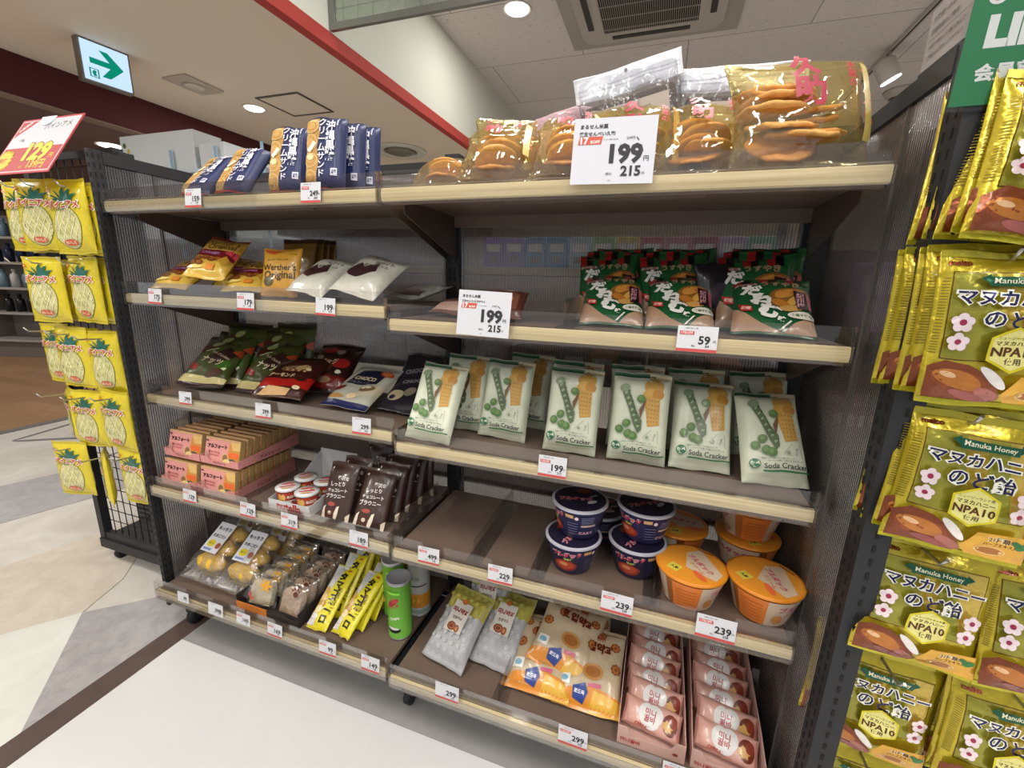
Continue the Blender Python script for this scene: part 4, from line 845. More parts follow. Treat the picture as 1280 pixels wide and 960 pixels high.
many(cbm, 'brownie_pack', [((-.81, .875, z4+.003, -.02, .45, .02), 'front left one of the leaning pair'), ((-.70, .875, z4+.003, .10, .55, -.05), 'front right one of the leaning pair'), ((-.80, .925, z4+.003, 0, .42, .0), 'behind the front left one'), ((-.69, .93, z4+.003, .1, .5, -.03), 'behind the front right one'), ((-.69, .985, z4+.003, .1, .45, -.03), 'third in the right hand row'), ((-.68, 1.04, z4+.003, .08, .4, -.03), 'fourth in the right hand row'), ((-.79, 1.06, z4+.003, -.05, .12, .0), 'upright at the back left'), ((-.67, 1.10, z4+.003, .05, .1, .0), 'upright at the back right')], 'dark brown chocolate brownie pack, ', 'brownie pack', 'chocolate brownie packs')
# ---- acrylic dividers
def divider(x, y0, y1, z, h, label, yaw=0, par=None):
    bm = bmesh.new(); bx(bm, -.0008, 0, .006, .0008, y1-y0, h); bx(bm, -.02, 0, .0005, .02, y1-y0, .002); bx(bm, -.0008, 0, .002, .0008, y1-y0, .006)
    o = link('shelf_divider', bm, CLEAR); o.location = (x, y0, z); o.rotation_euler = (0, 0, yaw)
    return tag(o, label, 'divider', 'clear shelf dividers')
divider(-1.155, .87, 1.1, z4, .06, 'clear acrylic shelf divider right of the pink biscuit trays')
divider(-.612, .87, 1.12, z4, .05, 'clear acrylic divider right of the brownie packs')
z4r = SURF[4][1]
divider(-.375, .86, 1.17, z4r, .06, 'clear acrylic divider standing on the empty stretch of shelf')
divider(-.215, .86, 1.17, z4r, .06, 'clear acrylic divider left of the purple noodle cups')
divider(.046, .86, 1.17, z4r, .06, 'clear acrylic divider between purple and orange noodle cups')
divider(-.185, .88, 1.14, SURF[2][1], .06, 'clear acrylic divider left of the green snack packs')

# ---- noodle cups
def noodle(base, lidc, rimc, side, top, rb, rt, h, name='noodle_cup'):
    t = empty(name); bm = bmesh.new(); sl = [M(base, 'plastic'), M(rimc, 'plastic')]
    lathe(bm, [(rb*.9, 0), (rb, .003), (rt, h-.006), (rt+.004, h-.004), (rt+.004, h)], 48, mis=[0, 0, 1, 1])
    Wd = 2*PI*(rb+rt)/2
    def fn(x, y, l): f = (y+.001)/(h-.009); a = x/((rb+rt)/2)-PI/2; r = rb+(rt-rb)*f+l; return Vector((r*math.cos(a), r*math.sin(a), y+.004))
    art_geo(bm, side, Wd, h-.012, fn, sl, 'plastic', .009)
    link('cup', bm, sl, t)
    bm = bmesh.new(); lathe(bm, [(rt+.0042, h+.0002), (rt+.0045, h+.0012), (rt-.002, h+.0018), (.01, h+.0018)], 48, mis=[0, 0, 1]); sl = [M(rimc, 'plastic'), M(lidc, 'satin')]
    art_geo(bm, top, 2*rt, 2*rt, lambda x, y, l: Vector((x, y-rt, h+.0018+l)), sl, 'satin', 0); link('lid', bm, sl, t)
    return t
psd = []
for s in (0, .5):
    psd += [t_('ブルダック', .21+s, .80, .20, '#e2c4cc', .1, .10, .25), t_('ブルダック', .21+s, .80, .19, '#c23a4a', .1, .04, .22), t_('炒め麺', .22+s, .62, .10, '#c8d46a', 0, .04, .10), e_(.20+s, .34, .085, .24, '#8a2c22'), e_(.20+s, .36, .065, .17, '#b5482e'), e_(.19+s, .40, .03, .07, '#d08a60'),
            r_(.32+s, .82, .37+s, .95, '#c29a68'), e_(.39+s, .84, .012, .07, '#d8c4cc'), r_(.42+s, .5, .52+s, .58, '#b09a90'), t_('にんにく', .46+s, .25, .10, '#d0a4b4', 0, .05, .16)]
    for q in range(5): psd += [r_(.33+s, .18+q*.11, .40+s, .21+q*.11, '#5c5c80'), r_(.42+s, .64+q*.06, .50+s, .665+q*.06, '#6a6a8a')]
ptop = [t_('ブルダック', .42, .52, .62, '#e0c0c8', -.5, .08), t_('ブルダック', .42, .52, .60, '#b5303c', -.5, .04), e_(.72, .72, .16, .10, '#6a2c1c', -.5), e_(.72, .72, .12, .07, '#8f4224', -.5), r_(.70, .44, .86, .49, '#b9b0b4'), e_(.62, .28, .10, .05, '#c8c4c8')]
PC = noodle('#34345a', '#1c1830', '#b0b0ba', psd, ptop, .046, .064, .082)
def put(root, first, x, y, z, rz, label, cat, group):
    o = root if first else copy_tree(root)
    o.location = (x, y, z); o.rotation_euler = (0, 0, rz); return tag(o, label, cat, group)
g = 'purple bowl noodle cups'
put(PC, True, -.146, .945, z4r+.001, 1.75, 'purple spicy noodle cup, lower one of the left stack', 'noodle cup', g)
put(PC, False, -.138, .962, z4r+.087, .75, 'purple spicy noodle cup, upper one of the left stack', 'noodle cup', g)
put(PC, False, .003, .982, z4r+.001, 1.6, 'purple spicy noodle cup, lower one of the right stack', 'noodle cup', g)
put(PC, False, .015, 1.0, z4r+.087, 1.1, 'purple spicy noodle cup, upper one of the right stack', 'noodle cup', g)
put(PC, False, -.10, 1.10, z4r+.001, .5, 'purple spicy noodle cup in shade at the back between the stacks', 'noodle cup', g)
osd = []
for s in (0, .5):
    osd += [r_(.0+s, 0, .14+s, 1, '#d97a34'), r_(.14+s, 0, .46+s, 1, '#cdb7a0'), t_('ブルダック', .30+s, .72, .26, '#b5506a', 0, .05, .26), t_('クリーム', .30+s, .45, .16, '#a8603c', 0, .03, .18), e_(.20+s, .3, .03, .18, '#c98a4a'), e_(.36+s, .22, .07, .14, '#b98c66')]
    for q in range(6): osd.append(r_(.02+s, .12+q*.13, .12+s, .145+q*.13, '#b5602a'))
otop = [p_('#cdb79c', (.40, .95), (.95, .62), (.96, .40), (.50, .35), (.30, .70)), t_('ブルダック', .60, .60, .52, '#b5405a', -.35, .05), t_('クリーム', .62, .47, .3, '#b56a3c', -.35, .03), p_('#d6c64a', (.30, .12), (.48, .12), (.48, .30), (.30, .30)), t_('人気', .39, .21, .13, '#2a2038', 0, .05), l_(.35, .93, .6, .96, .02, '#3a2418'), e_(.75, .32, .14, .05, '#e0673c', -.35)]
OC = noodle('#cf8446', '#e0922c', '#e08a20', osd, otop, .05, .070, .080)
g = 'orange bowl noodle cups'
put(OC, True, .121, .925, z4r+.001, -.6, 'orange creamy noodle cup at front left of its group, above the 239 tag', 'noodle cup', g)
put(OC, False, .268, .935, z4r+.001, -.95, 'orange creamy noodle cup at front right end of the shelf', 'noodle cup', g)
put(OC, False, .098, 1.095, z4r+.001, .2, 'orange noodle cup in shade behind the front left one', 'noodle cup', g)
o = put(OC, False, .262, 1.11, z4r+.001, .5, 'orange noodle cup, lower one of the rear right stack', 'noodle cup', g)
put(OC, False, .260, 1.112, z4r+.085, -.4, 'orange noodle cup, upper one of the rear right stack', 'noodle cup', g)

# ---- bottom left: wrapped buns, toast, yellow bars, crisps
z5 = SURF[5][0]
CLR = film('crinkled clear wrap', '#f7f7f5', .14, .07, .07, '#d8d6d2', .9, 40)
def buns(ps, label, seed):
    t = tag(empty('bun_pack'), label, 'bun pack', 'clear packs of yellow egg buns')
    me = scene_bag('wrapper', .155, .255, .07, '#fff', [], 'foil', seed, crimp=.14, sq=4, wr=.005, mats=[CLR]); o = bpy.data.objects.new('wrapper', me); COL.objects.link(o); o.parent = t
    for r in range(3):
        for c in range(1):
            bm = bmesh.new(); bmesh.ops.create_uvsphere(bm, u_segments=32, v_segments=20, radius=1)
            bmesh.ops.rotate(bm, verts=bm.verts, matrix=Matrix.Rotation(PI/2, 3, 'Y'))
            for v in bm.verts:
                k = .74+.26*abs(math.sin(v.co.x*PI*1.5+.3)); v.co = Vector((math.copysign(abs(v.co.x)**.8, v.co.x)*.060, v.co.y*.031*k, v.co.z*.030*k))
            bmesh.ops.translate(bm, verts=bm.verts, vec=(0, .068+r*.052, 0)); link('bun', bm, M('#e2b63c', 'bread'), t, True)
    bm = bmesh.new(); sl = [M('#d8dade', 'paper')]
    def fn(x, y, l): return Vector((x-.004, y+.085, .040+l-.12*(x*x)*1.5))
    bmesh.ops.create_grid(bm, x_segments=6, y_segments=1, size=1)
    for v in bm.verts: v.co = fn(v.co.x*.035, (v.co.y*.5+.5)*.105, 0)
    art_geo(bm, [t_('もっちり', .5, .80, .8, '#1c1c24', 0, .05), t_('たまごパン', .5, .55, .8, '#1c1c24', 0, .05), e_(.35, .28, .24, .12, '#d9c62c'), t_('4個入', .35, .28, .3, '#4a3a10', 0, .03), e_(.82, .25, .15, .10, '#a0522c'), r_(.1, .05, .6, .12, '#7b8fc0')], .07, .105, fn, sl, 'paper', .012)
    link('paper_label', bm, sl, t); pose(t, *ps); return t
buns((-1.375, .85, z5+.028, .03, 1.0, -.05), 'clear pack of ridged yellow egg buns at far left of bottom shelf', 71)
buns((-1.225, .85, z5+.028, .05, 1.0, -.03), 'clear pack of ridged yellow egg buns beside the toast box', 72)
buns((-1.36, 1.0, z5+.028, .03, .7, 0), 'clear pack of yellow egg buns leaning behind the far left pack', 73)
buns((-1.20, 1.0, z5+.028, .03, .7, 0), 'clear pack of yellow egg buns leaning behind the second pack', 74)
t = tag(empty('display_tray', (-1.05, .83, z5)), 'low orange and black cardboard tray of wrapped rusks', 'display tray')
bm = bmesh.new(); w, d = .245, .27; bx(bm, -w/2, 0, .0005, w/2, d, .002); bx(bm, -w/2, 0, .002, 0, .002, .03, 1); bx(bm, 0, 0, .002, w/2, .002, .022); bx(bm, -w/2, .002, .002, -w/2+.002, d, .05); bx(bm, w/2-.002, .002, .002, w/2, d, .05); bx(bm, -w/2+.002, d-.002, .002, w/2-.002, d, .07)
link('tray', bm, [M('#2c2320', 'card'), M('#c8742c', 'card')], t)
def rusk(kind, ps, label, seed):
    t = tag(empty('rusk_pack'), label, 'rusk pack', 'clear wrapped rusk slices'); w, h = .105, .10
    me = scene_bag('wrapper', w, h, .04, '#fff', [], 'foil', seed, crimp=.06, sq=4, wr=.004, mats=[CLR]); o = bpy.data.objects.new('wrapper', me); COL.objects.link(o); o.parent = t
    bm = bmesh.new(); prism(bm, [(x*.037, .046+y*.036, -.011) for x, y in ((-1, -1), (1, -1), (1.05, .3), (.9, .9), (.4, 1.05), (0, .95), (-.4, 1.05), (-.9, .9), (-1.05, .3))], (0, 0, .02)); bmesh.ops.recalc_face_normals(bm, faces=bm.faces)
    link('rusk', bm, M('#d6c8a8' if kind else '#c2a486', 'bread'), t)
    bm = bmesh.new(); sl = []
    if kind: art = [e_(.72, .72, .12, .12, '#d39a2c')]+[e_(.72+.16*math.cos(q*1.05), .72+.15*math.sin(q*1.05), .045, .045, '#d39a2c') for q in range(6)]+[e_(.25, .4, .06, .08, '#b0384a'), e_(.32, .3, .06, .06, '#b9503c'), l_(.28, .2, .3, .5, .02, '#5a7a3a')]
    else: art = [e_(.72, .76, .09, .08, '#5a2a1c')]+[e_(.72+.13*math.cos(.4+q*.8), .82+.10*math.sin(.4+q*.8), .03, .035, '#5a2a1c') for q in range(4)]
    art_geo(bm, art, w, h, lambda x, y, l: Vector((x, y, .0235-.2*(x*x)+l)), sl, 'satin'); link('print', bm, sl, t); pose(t, *ps)
n = 0
for c, kd in ((0, 1), (1, 0)):
    for j in range(5):
        rusk(kd, (-1.105+c*.118, .856+j*.045, z5+.006+.002*j, .1-.15*c, .42-.03*j, 0), 'wrapped %s rusk, %s from front in %s row of the orange tray' % (['brown sugar', 'white iced'][kd], ['first', 'second', 'third', 'fourth', 'fifth'][j], ['left', 'right'][c]), 75+n); n += 1
def yel_art():
    return [p_('#c9c9c2', (0, 1), (.46, 1), (.40, .72), (.26, .55), (.22, .4), (0, .4)), e_(.27, .86, .17, .09, '#dcdcd8', .4), e_(.27, .86, .15, .08, '#c4c6c4', .4), e_(.22, .70, .10, .05, '#d8d8d4', .3), e_(.18, .56, .13, .06, '#c9a04c', .2), e_(.2, .45, .17, .065, '#dcb877', .2), e_(.24, .36, .17, .06, '#b98a3c', -.2), e_(.22, .28, .18, .06, '#e6cfa0', .1), p_('#d8d4cc', (0, .04), (.28, .05), (.34, .2), (0, .24)), t_('おいしい', .15, .13, .24, '#b0525a', 0, .03), v_('タマゴボーロ', .60, .50, .78, '#14140c', 0, .05), v_('たまごぼーろ', .80, .45, .4, '#4a4a10', 0, .01), e_(.72, .93, .12, .015, '#c4502c'), r_(0, .985, 1, 1, '#b5a818'), r_(0, 0, 1, .015, '#b5a818')]
yb = [scene_bag('egg_biscuit_pack', .072, .19, .02, '#dccf22', yel_art(), 'foil', s, crimp=.05, lump=.002) for s in (91, 92)]
many(yb, 'egg_biscuit_pack', [((-.875, .842, z5+.006, .05, .95, -.06), 'front one of the left row'), ((-.79, .845, z5+.012, -.12, .95, -.05), 'front one of the right row'), ((-.862, .90, z5+.006, .05, .8, -.05), 'second one of the left row'), ((-.775, .89, z5+.006, -.12, .85, -.03), 'second one of the right row'), ((-.765, .935, z5+.006, -.1, .75, -.02), 'third one of the right row'), ((-.85, .955, z5+.006, .05, .65, -.04), 'third one of the left row'), ((-.755, .985, z5+.006, -.08, .6, -.02), 'fourth one of the right row'), ((-.84, 1.02, z5+.006, .05, .45, .0), 'fourth one of the left row'), ((-.745, 1.05, z5+.006, -.05, .4, 0), 'rearmost one of the right row')], 'yellow egg biscuit pack with black lettering, ', 'biscuit pack', 'yellow egg biscuit packs')
def can(x, y, z, base, art, label, rz, lidc='#8f9296'):
    t = tag(empty('crisp_can', (x, y, z), rz), label, 'crisp can', 'tall crisp cans'); r, h = .034, .185
    bm = bmesh.new(); sl = [M(base, 'plastic'), M('#b8babc', 'metal')]
    lathe(bm, [(r*.95, 0), (r+.001, .001), (r+.001, .004), (r, .005), (r, h-.006), (r+.001, h-.005), (r+.001, h)], 40, mis=[1, 1, 1, 0, 1, 1])
    def fn(x_, y_, l): a = x_/r-PI/2; return Vector(((r+l)*math.cos(a), (r+l)*math.sin(a), y_+.005))
    art_geo(bm, art, 2*PI*r, h-.012, fn, sl, 'plastic', .008); link('tube', bm, sl, t)
    bm = bmesh.new(); lathe(bm, [(r+.002, h+.0003), (r+.0025, h+.004), (r-.001, h+.005), (r-.002, h+.003), (.005, h+.003)], 40); link('lid', bm, M(lidc, 'plastic'), t)
gca = [e_(.5, .70, .10, .05, '#9a2430', .7), e_(.53, .74, .05, .04, '#b0303a'), t_('うすしお', .5, .62, .18, '#b0404a', .4, .05), e_(.5, .17, .10, .055, '#1a1a1a'), e_(.5, .20, .08, .025, '#e4e4e0'), e_(.33, .3, .05, .05, '#d9b84a'), t_('CHIPS', .52, .40, .14, '#e8f0d0', .2, .04), e_(.15, .6, .08, .06, '#9a2430'), e_(.85, .5, .06, .1, '#c9b04a'), p_('#7fd040', (.4, .9), (.6, .9), (.6, .86), (.4, .86))]
can(-.640, .930, z5+.001, '#68a83a', gca, 'green crisp can standing in front at right end of bottom left shelf', 0)
can(-.705, 1.0, z5+.001, '#68a83a', gca, 'green crisp can half hidden behind the front one', .5, '#c9c9c9')
can(-.634, 1.03, z5+.001, '#a8aaa6', [p_('#c98a2c', (0, .16), (1, .16), (1, .44), (0, .44)), l_(.35, .58, .7, .62, .02, '#2c2c2c'), t_('SOUR', .5, .75, .2, '#7c7e7a', 0, .03), t_('ポテト', .5, .3, .2, '#e6c060', 0, .03), r_(.0, .04, 1, .12, '#8aa09a')], 'grey and orange crisp can at rear beside the shelf joint', 0)

# ---- bottom right
z5r = SURF[5][1]
def yak_art():
    a = [p_('#b3aa4e', (0, .66), (1, .66), (1, .94), (0, .94)), r_(0, .93, 1, 1, '#a8a24e')]
    for r in range(10):
        for c in range(6):
            cx = .10+c*.165+(.08 if r % 2 else 0); cy = .08+r*.094
            if cx > .97: continue
            k = r > 6; a += [e_(cx, cy, .045, .024, '#c0b55c' if k else '#b9babc', 0, 12), e_(cx, cy, .02, .011, '#b3aa4e' if k else '#a3a4a6', 0, 10)]
    a += [r_(.29, .38, .73, .78, '#cac6bc'), e_(.50, .79, .07, .035, '#c06a30'), t_('미니약과', .51, .66, .40, '#8a1c20', 0, .06), t_('찹쌀약과', .51, .56, .24, '#5a2a24', 0, .02), e_(.46, .445, .11, .055, '#6e2f16'), e_(.46, .445, .08, .04, '#a05a2c'), e_(.46, .445, .045, .02, '#6e2f16'), e_(.60, .435, .06, .05, '#8a4522'), e_(.60, .435, .03, .026, '#c07a40')]
    return a
mb = [scene_bag('honey_cookie_bag', .135, .205, .045, '#a8a9ab', yak_art(), 'satin', s, wr=.004, crimp=.08, sq=5) for s in (101, 102)]
many(mb, 'honey_cookie_bag', [((-.475, .872, z5r+.012, -.2, .95, -.01), 'front left one'), ((-.345, .91, z5r+.012, -.12, 1.0, .0), 'front right one'), ((-.405, 1.02, z5r+.006, .0, .45, .02), 'upright one behind the front pair')], 'grey and olive mini honey cookie bag, ', 'cookie bag', 'grey and olive honey cookie bags')
def poro_art():
    a = [p_('#d88a2c', (0, 0), (1, 0), (1, .20), (.6, .26), (0, .16)), p_('#e0b040', (.55, 0), (1, 0), (1, .17), (.6, .22)), r_(0, .93, 1, 1, '#a8947a')]
    for cx, cy in ((.14, .84), (.30, .72), (.86, .78), (.90, .52), (.1, .55), (.62, .9)):
        a += [star(cx, cy, .085, .07, 8, '#8a4a24', .8), e_(cx, cy, .055, .045, '#b5713c'), e_(cx, cy, .025, .02, '#8a4a24')]
    a += [t_('한입약과', .56, .72, .56, '#6a2414', -.05, .06), t_('찹쌀로 만든', .5, .84, .4, '#9a4434', 0, .02), p_('#27408a', (.28, .22), (.46, .28), (.52, .18), (.46, .06), (.30, .10)), t_('뽀드득', .39, .17, .16, '#e8e8f0', -.1, .03), e_(.55, .42, .16, .10, '#c08a4a'), e_(.55, .42, .12, .07, '#a86a34'), r_(.05, .22, .22, .34, '#e8e4dc'), e_(.13, .28, .06, .035, '#7ab0c8'), p_('#c85a7a', (.5, .28), (.7, .30), (.7, .25), (.52, .24))]
    return a
pm = [scene_bag('honey_cookie_pack', .17, .2, .045, '#c4b193', poro_art(), 'foil', s, crimp=.05, lump=.002, wr=.004) for s in (104, 105)]
many(pm, 'honey_cookie_pack', [((-.165, .915, z5r+.052, .45, 1.05, -.55), 'topmost, turned askew'), ((-.205, .872, z5r+.014, -.02, 1.18, .02), 'lying underneath at left'), ((-.078, .875, z5r+.010, .06, 1.12, -.03), 'lying underneath at right'), ((-.12, 1.02, z5r+.006, .05, .75, .03), 'behind the askew one')], 'cream and orange one-bite honey cookie pack, ', 'cookie pack', 'cream and orange honey cookie packs')
divider(-.29, .83, 1.1, z5r, .05, 'clear acrylic divider right of the grey honey cookie bags')
# pink bar boxes
def bar_art():
    return [r_(0, .03, .04, .97, '#b98478'), r_(.96, .03, 1, .97, '#b98478'), e_(.82, .5, .13, .36, '#6e2a18'), star(.78, .42, .11, .08, 7, '#d0a25a', 1.9), e_(.87, .62, .07, .2, '#8a3420'), e_(.40, .55, .14, .36, '#dcdad8'), e_(.55, .6, .14, .34, '#dcdad8'), e_(.48, .35, .16, .26, '#dcdad8'), t_('미니\n꿀바', .47, .53, .20, '#a8343c', -.03, .03), t_('CEREAL', .36, .12, .26, '#b5483c', 0, .03), r_(.05, .04, .62, .08, '#c48a7c')]
bb = [scene_bag('cereal_bar', .132, .062, .024, '#d6a496', bar_art(), 'foil', s, crimp=.02, sq=3, nu=18, nv=10) for s in (111, 112)]
for bi, (cx, yaw) in enumerate(((.078, .0), (.238, -.02))):
    side = ['left', 'right'][bi]
    t = tag(empty('display_box', (cx, .838, z5r+.0005), yaw), 'open pink cardboard display box, %s one of two at the shelf end' % side, 'display box', 'pink bar display boxes')
    bm = bmesh.new(); w, d, h = .148, .335, .062; th = .0018
    bx(bm, -w/2, 0, 0, w/2, d, th)
    for sx in (-w/2, w/2-th): prism(bm, [(sx, 0, th), (sx, d, th), (sx, d, h*1.35), (sx, d*.25, h), (sx, .02, h*.8), (sx, 0, h*.8)], (th, 0, 0))
    prism(bm, [(-w/2+th, 0, th), (w/2-th, 0, th), (w/2-th, 0, h*.8), (w/2-.02, 0, h*.8), (w/2-.032, 0, h*.45), (-w/2+.032, 0, h*.45), (-w/2+.02, 0, h*.8), (-w/2+th, 0, h*.8)], (0, th, 0)); bx(bm, -w/2+th, d-th, th, w/2-th, d, h*1.35)
    bmesh.ops.recalc_face_normals(bm, faces=bm.faces); sl = [M('#cfa89c', 'card')]
    art_geo(bm, [t_('미니꿀바', .2, .25, .3, '#a8343c', 0, .03, .3), star(.86, .3, .05, .035, 7, '#8a3420', 1.5)], w, h, lambda x, y, l: Vector((x, -l, y)), sl, 'card', 0); link('box_body', bm, sl, t)
    for j in range(6):
        p = (cx+.004*((j*5) % 3-1), .868+j*.050, z5r+.018+.006*(j % 2), yaw+.05*((j*7) % 3-1), .75 if j else 1.0, .06*((j*3) % 3-1)-.03)
        inst(bb[j % 2], 'cereal_bar', p, 'pink wrapped cereal bar, %s from the front in the %s display box' % (['first', 'second', 'third', 'fourth', 'fifth', 'sixth'][j], side), 'cereal bar', 'pink wrapped cereal bars')

# ================================================================= PRICE TAGS, CARDS AND SIGNS
def card(w, h, art, name='price_tag', base='#cdced2', th=.0006):
    bm = bmesh.new(); bx(bm, -w/2, 0, -th, w/2, h, 0); sl = [M(base, 'paper')]
    art_geo(bm, art, w, h, lambda x, y, l: Vector((x, y, l)), sl, 'paper', 0, dl=.00008)
    me = bpy.data.meshes.new(name); bm.to_mesh(me); bm.free()
    for m in sl: me.materials.append(m)
    return me
def small_art(pr, sub, red=True, strip=True):
    a = [t_('お菓子 各種 一個', .34, .91, .5, '#55555a', 0, .01, .06), t_(pr, .68, .46, .42, '#1c1c20', 0, .03, .34), t_('円', .93, .42, .06, '#1c1c20', 0, .01), t_(sub, .76, .235, .22, '#2c2c30', 0, .02, .11), t_('税込', .42, .235, .1, '#2c2c30', 0, .01)]
    if red: a += [r_(.06, .66, .42, .80, '#bb4440'), t_('17%OFF', .24, .73, .30, '#f0d8d4', 0, .02, .1)]
    if strip: a += [r_(0, 0, 1, .12, '#bf4a48')]
    return a
TAGS = [(1,'159',-1.143,1.385,.056,.045,'171',1),(1,'249',-.773,1.385,.056,.044,'268',1),(2,'175',-1.363,1.134,.053,.042,'189',1),(2,'179',-1.022,1.133,.058,.044,'193',1),(2,'199',-.767,1.131,.058,.042,'214',0),(2,'59',.069,1.109,.069,.047,'64',1),
 (3,'299',-1.316,.837,.052,.038,'322',0),(3,'299',-1.014,.835,.055,.041,'322',0),(3,'299',-.688,.835,.056,.043,'322',0),(3,'199',-.190,.809,.063,.047,'215',1),
 (4,'129',-1.316,.532,.056,.040,'139',1),(4,'129',-1.079,.534,.058,.042,'139',1),(4,'219',-.926,.532,.058,.042,'236',1),(4,'189',-.693,.530,.058,.042,'204',0),(4,'499',-.484,.533,.059,.042,'538',1),(4,'229',-.294,.530,.061,.043,'247',1),(4,'239',-.026,.531,.067,.045,'258',1),(4,'239',.170,.531,.074,.049,'258',1),
 (5,'39',-1.361,.184,.050,.034,'42',0),(5,'398',-1.220,.181,.062,.040,'429',0),(5,'169',-1.105,.183,.054,.037,'182',1),(5,'169',-.982,.183,.055,.041,'182',1),(5,'99',-.790,.185,.058,.040,'106',1),(5,'149',-.648,.183,.058,.044,'160',1),(5,'299',-.417,.180,.066,.043,'322',0),(5,'299',-.093,.179,.068,.046,'322',1),(5,'299',.138,.180,.068,.045,'322',1)]
where = ['under the leaning navy biscuit packs', 'under the standing navy biscuit packs', 'under the far left caramel bags', 'under the flat caramel bags', 'under the white sweet bags', 'under the green snack packs',
 'under the left olive chocolate pile', 'under the red almond bag', 'under the navy and cream chocolate bag', 'under the soda crackers', 'under the left pink biscuit tray', 'right of the pink biscuit trays', 'under the hazelnut cups', 'under the brownie packs', 'under the empty stretch, left one', 'under the empty stretch, right one', 'right of the purple noodle cups', 'under the orange noodle cups',
 'under the far left egg buns', 'under the second egg bun pack', 'under the orange lip of the rusk tray', 'under the rusk tray right half', 'under the yellow egg biscuits', 'left of the shelf joint on the bottom', 'under the grey honey cookie bags', 'under the cream honey cookie packs', 'under the left pink bar box']
for (k, pr, x, z, w, h, sub, red), wh in zip(TAGS, where):
    me = card(w, h, small_art(pr, sub, red, k != 5 or x > -1.1))
    inst(me, 'price_tag', (x, SH[k][0]-.004, z-h/2, .0, .10, .02*((int(pr)+k) % 3-1)), 'white %s yen price tag %s' % (pr, wh), 'price tag', 'small price tags on the shelf rails')
def big_art(l2):
    return [t_('まるせん米菓', .25, .87, .34, '#2c2c30', 0, .03), t_(l2, .29, .76, .44, '#2c2c30', 0, .03), p_('#c0513e', (.06, .60), (.345, .60), (.365, .72), (.08, .72)), t_('17', .14, .66, .10, '#f0e0dc', 0, .04), t_('%OFF', .27, .64, .12, '#f0e0dc', 0, .03), t_('メーカー希望小売価格', .46, .67, .18, '#6a6a70', 0, .01), t_('239円', .70, .68, .1, '#5a5a60', 0, .01), l_(.77, .69, .80, .64, .012, '#2c2c30'), t_('199', .66, .45, .40, '#26262a', .0, .045), t_('円', .90, .37, .06, '#26262a', 0, .01), t_('215', .73, .19, .24, '#26262a', 0, .035), t_('円', .88, .15, .03, '#26262a'), t_('(税込)', .47, .15, .08, '#26262a', 0, .01), t_('1点', .48, .05, .03, '#4a4a50')]
inst(card(.142, .112, big_art('焼生せんべい久助'), base='#c9cad2'), 'price_card', (-.106, .829, 1.374, .06, .14, -.01), 'large white 199 yen card standing before the amber rice cracker bags', 'price card')
inst(card(.118, .094, big_art('焼生せんべい久助ザラメ'), base='#cbccd2'), 'price_card', (-.352, .842, 1.088, .03, .12, -.03), 'white 199 yen card at left of the second right shelf', 'price card')
# big 129 yen promotion sign on the wire rack
me = card(.30, .215, [r_(.0, .0, 1, 1, '#b83a40'), r_(.018, .03, .982, .97, '#cdced4'), r_(.03, .045, .97, .46, '#b53a3e'), p_('#b53a3e', (.03, .66), (.03, .955), (.30, .955)), t_('お買得品！', .13, .87, .2, '#f0dcdc', .75, .03, .16), t_('パインアメ', .68, .84, .42, '#3c4a44', .05, .01), t_('120g', .22, .60, .08, '#6a6a6a', 0, .01),
    star(.12, .24, .15, .11, 16, '#e0c22c', 1.3), t_('特価', .12, .24, .14, '#a8382c', 0, .03), t_('129', .62, .37, .40, '#8a2a2c', 0, .09), t_('129', .62, .37, .39, '#ecd03a', 0, .05), t_('円', .88, .28, .06, '#ecd03a', 0, .02), t_('139円', .72, .15, .26, '#e4c43a', 0, .03), t_('税込', .50, .11, .06, '#e4c43a')], 'promotion_sign', base='#b83a40', th=.002)
t = tag(empty('promotion_sign'), 'red and white 129 yen sign tilted above the pineapple sweets', 'sign')
o = bpy.data.objects.new('sign_board', me); COL.objects.link(o); o.parent = t
bm = bmesh.new(); sc = bmesh.new(); sc.free(); prism(bm, [(.035*math.cos(PI+PI*k/12)-.015, .205+.035*math.sin(PI+PI*k/12)+.012, .001) for k in range(13)], (0, 0, .002)); bmesh.ops.recalc_face_normals(bm, faces=bm.faces); link('clip', bm, M('#e6e8ee', 'plastic'), t)
pose(t, -1.805, .815, 1.467, .0, .55, -.01)
# green LINE sign
t = tag(empty('member_sign'), 'green and white LINE membership sign above the honey sweets rack', 'sign')
me = card(.19, .27, [r_(0, 0, 1, 1, '#157a48'), r_(.10, .52, 1, 1, '#dcdce0'), l_(.42, .60, .62, .68, .035, '#1f8a54'), e_(.115, .425, .05, .033, '#e6e6e6'), e_(.115, .425, .03, .02, '#b03a34'), t_('アエナ公式', .37, .43, .36, '#e2e6e4', 0, .03), t_('LINE', .33, .29, .46, '#e2e6e4', 0, .06), t_('会員募集中', .34, .13, .50, '#e2e6e4', 0, .04)], 'member_sign', base='#157a48', th=.0015)
o = bpy.data.objects.new('sign_board', me); COL.objects.link(o); o.parent = t
bm = bmesh.new(); bx(bm, -.099, -.006, .0025, .099, .28, .0032); bx(bm, -.099, -.006, -.004, .099, .28, -.003); bx(bm, -.099, -.0075, -.004, .099, -.0062, .0032); link('clear_holder', bm, film('sign sleeve', '#fcfcfc', .01, .05, .0, '#fff', 0), t)
pose(t, .415, .757, 1.432, .0, -.05, 0.0)
# white price card on the upper right honey bags
inst(card(.075, .10, [t_('マヌカのど飴', .5, .85, .8, '#2c2c30', 0, .02), t_('249', .6, .5, .6, '#26262a', 0, .03), r_(0, 0, 1, .1, '#bf4a48')], 'price_card'), 'price_card', (.455, .628, 1.327, 0, .05, 0), 'white price card clipped in front of the top honey bags', 'price card')
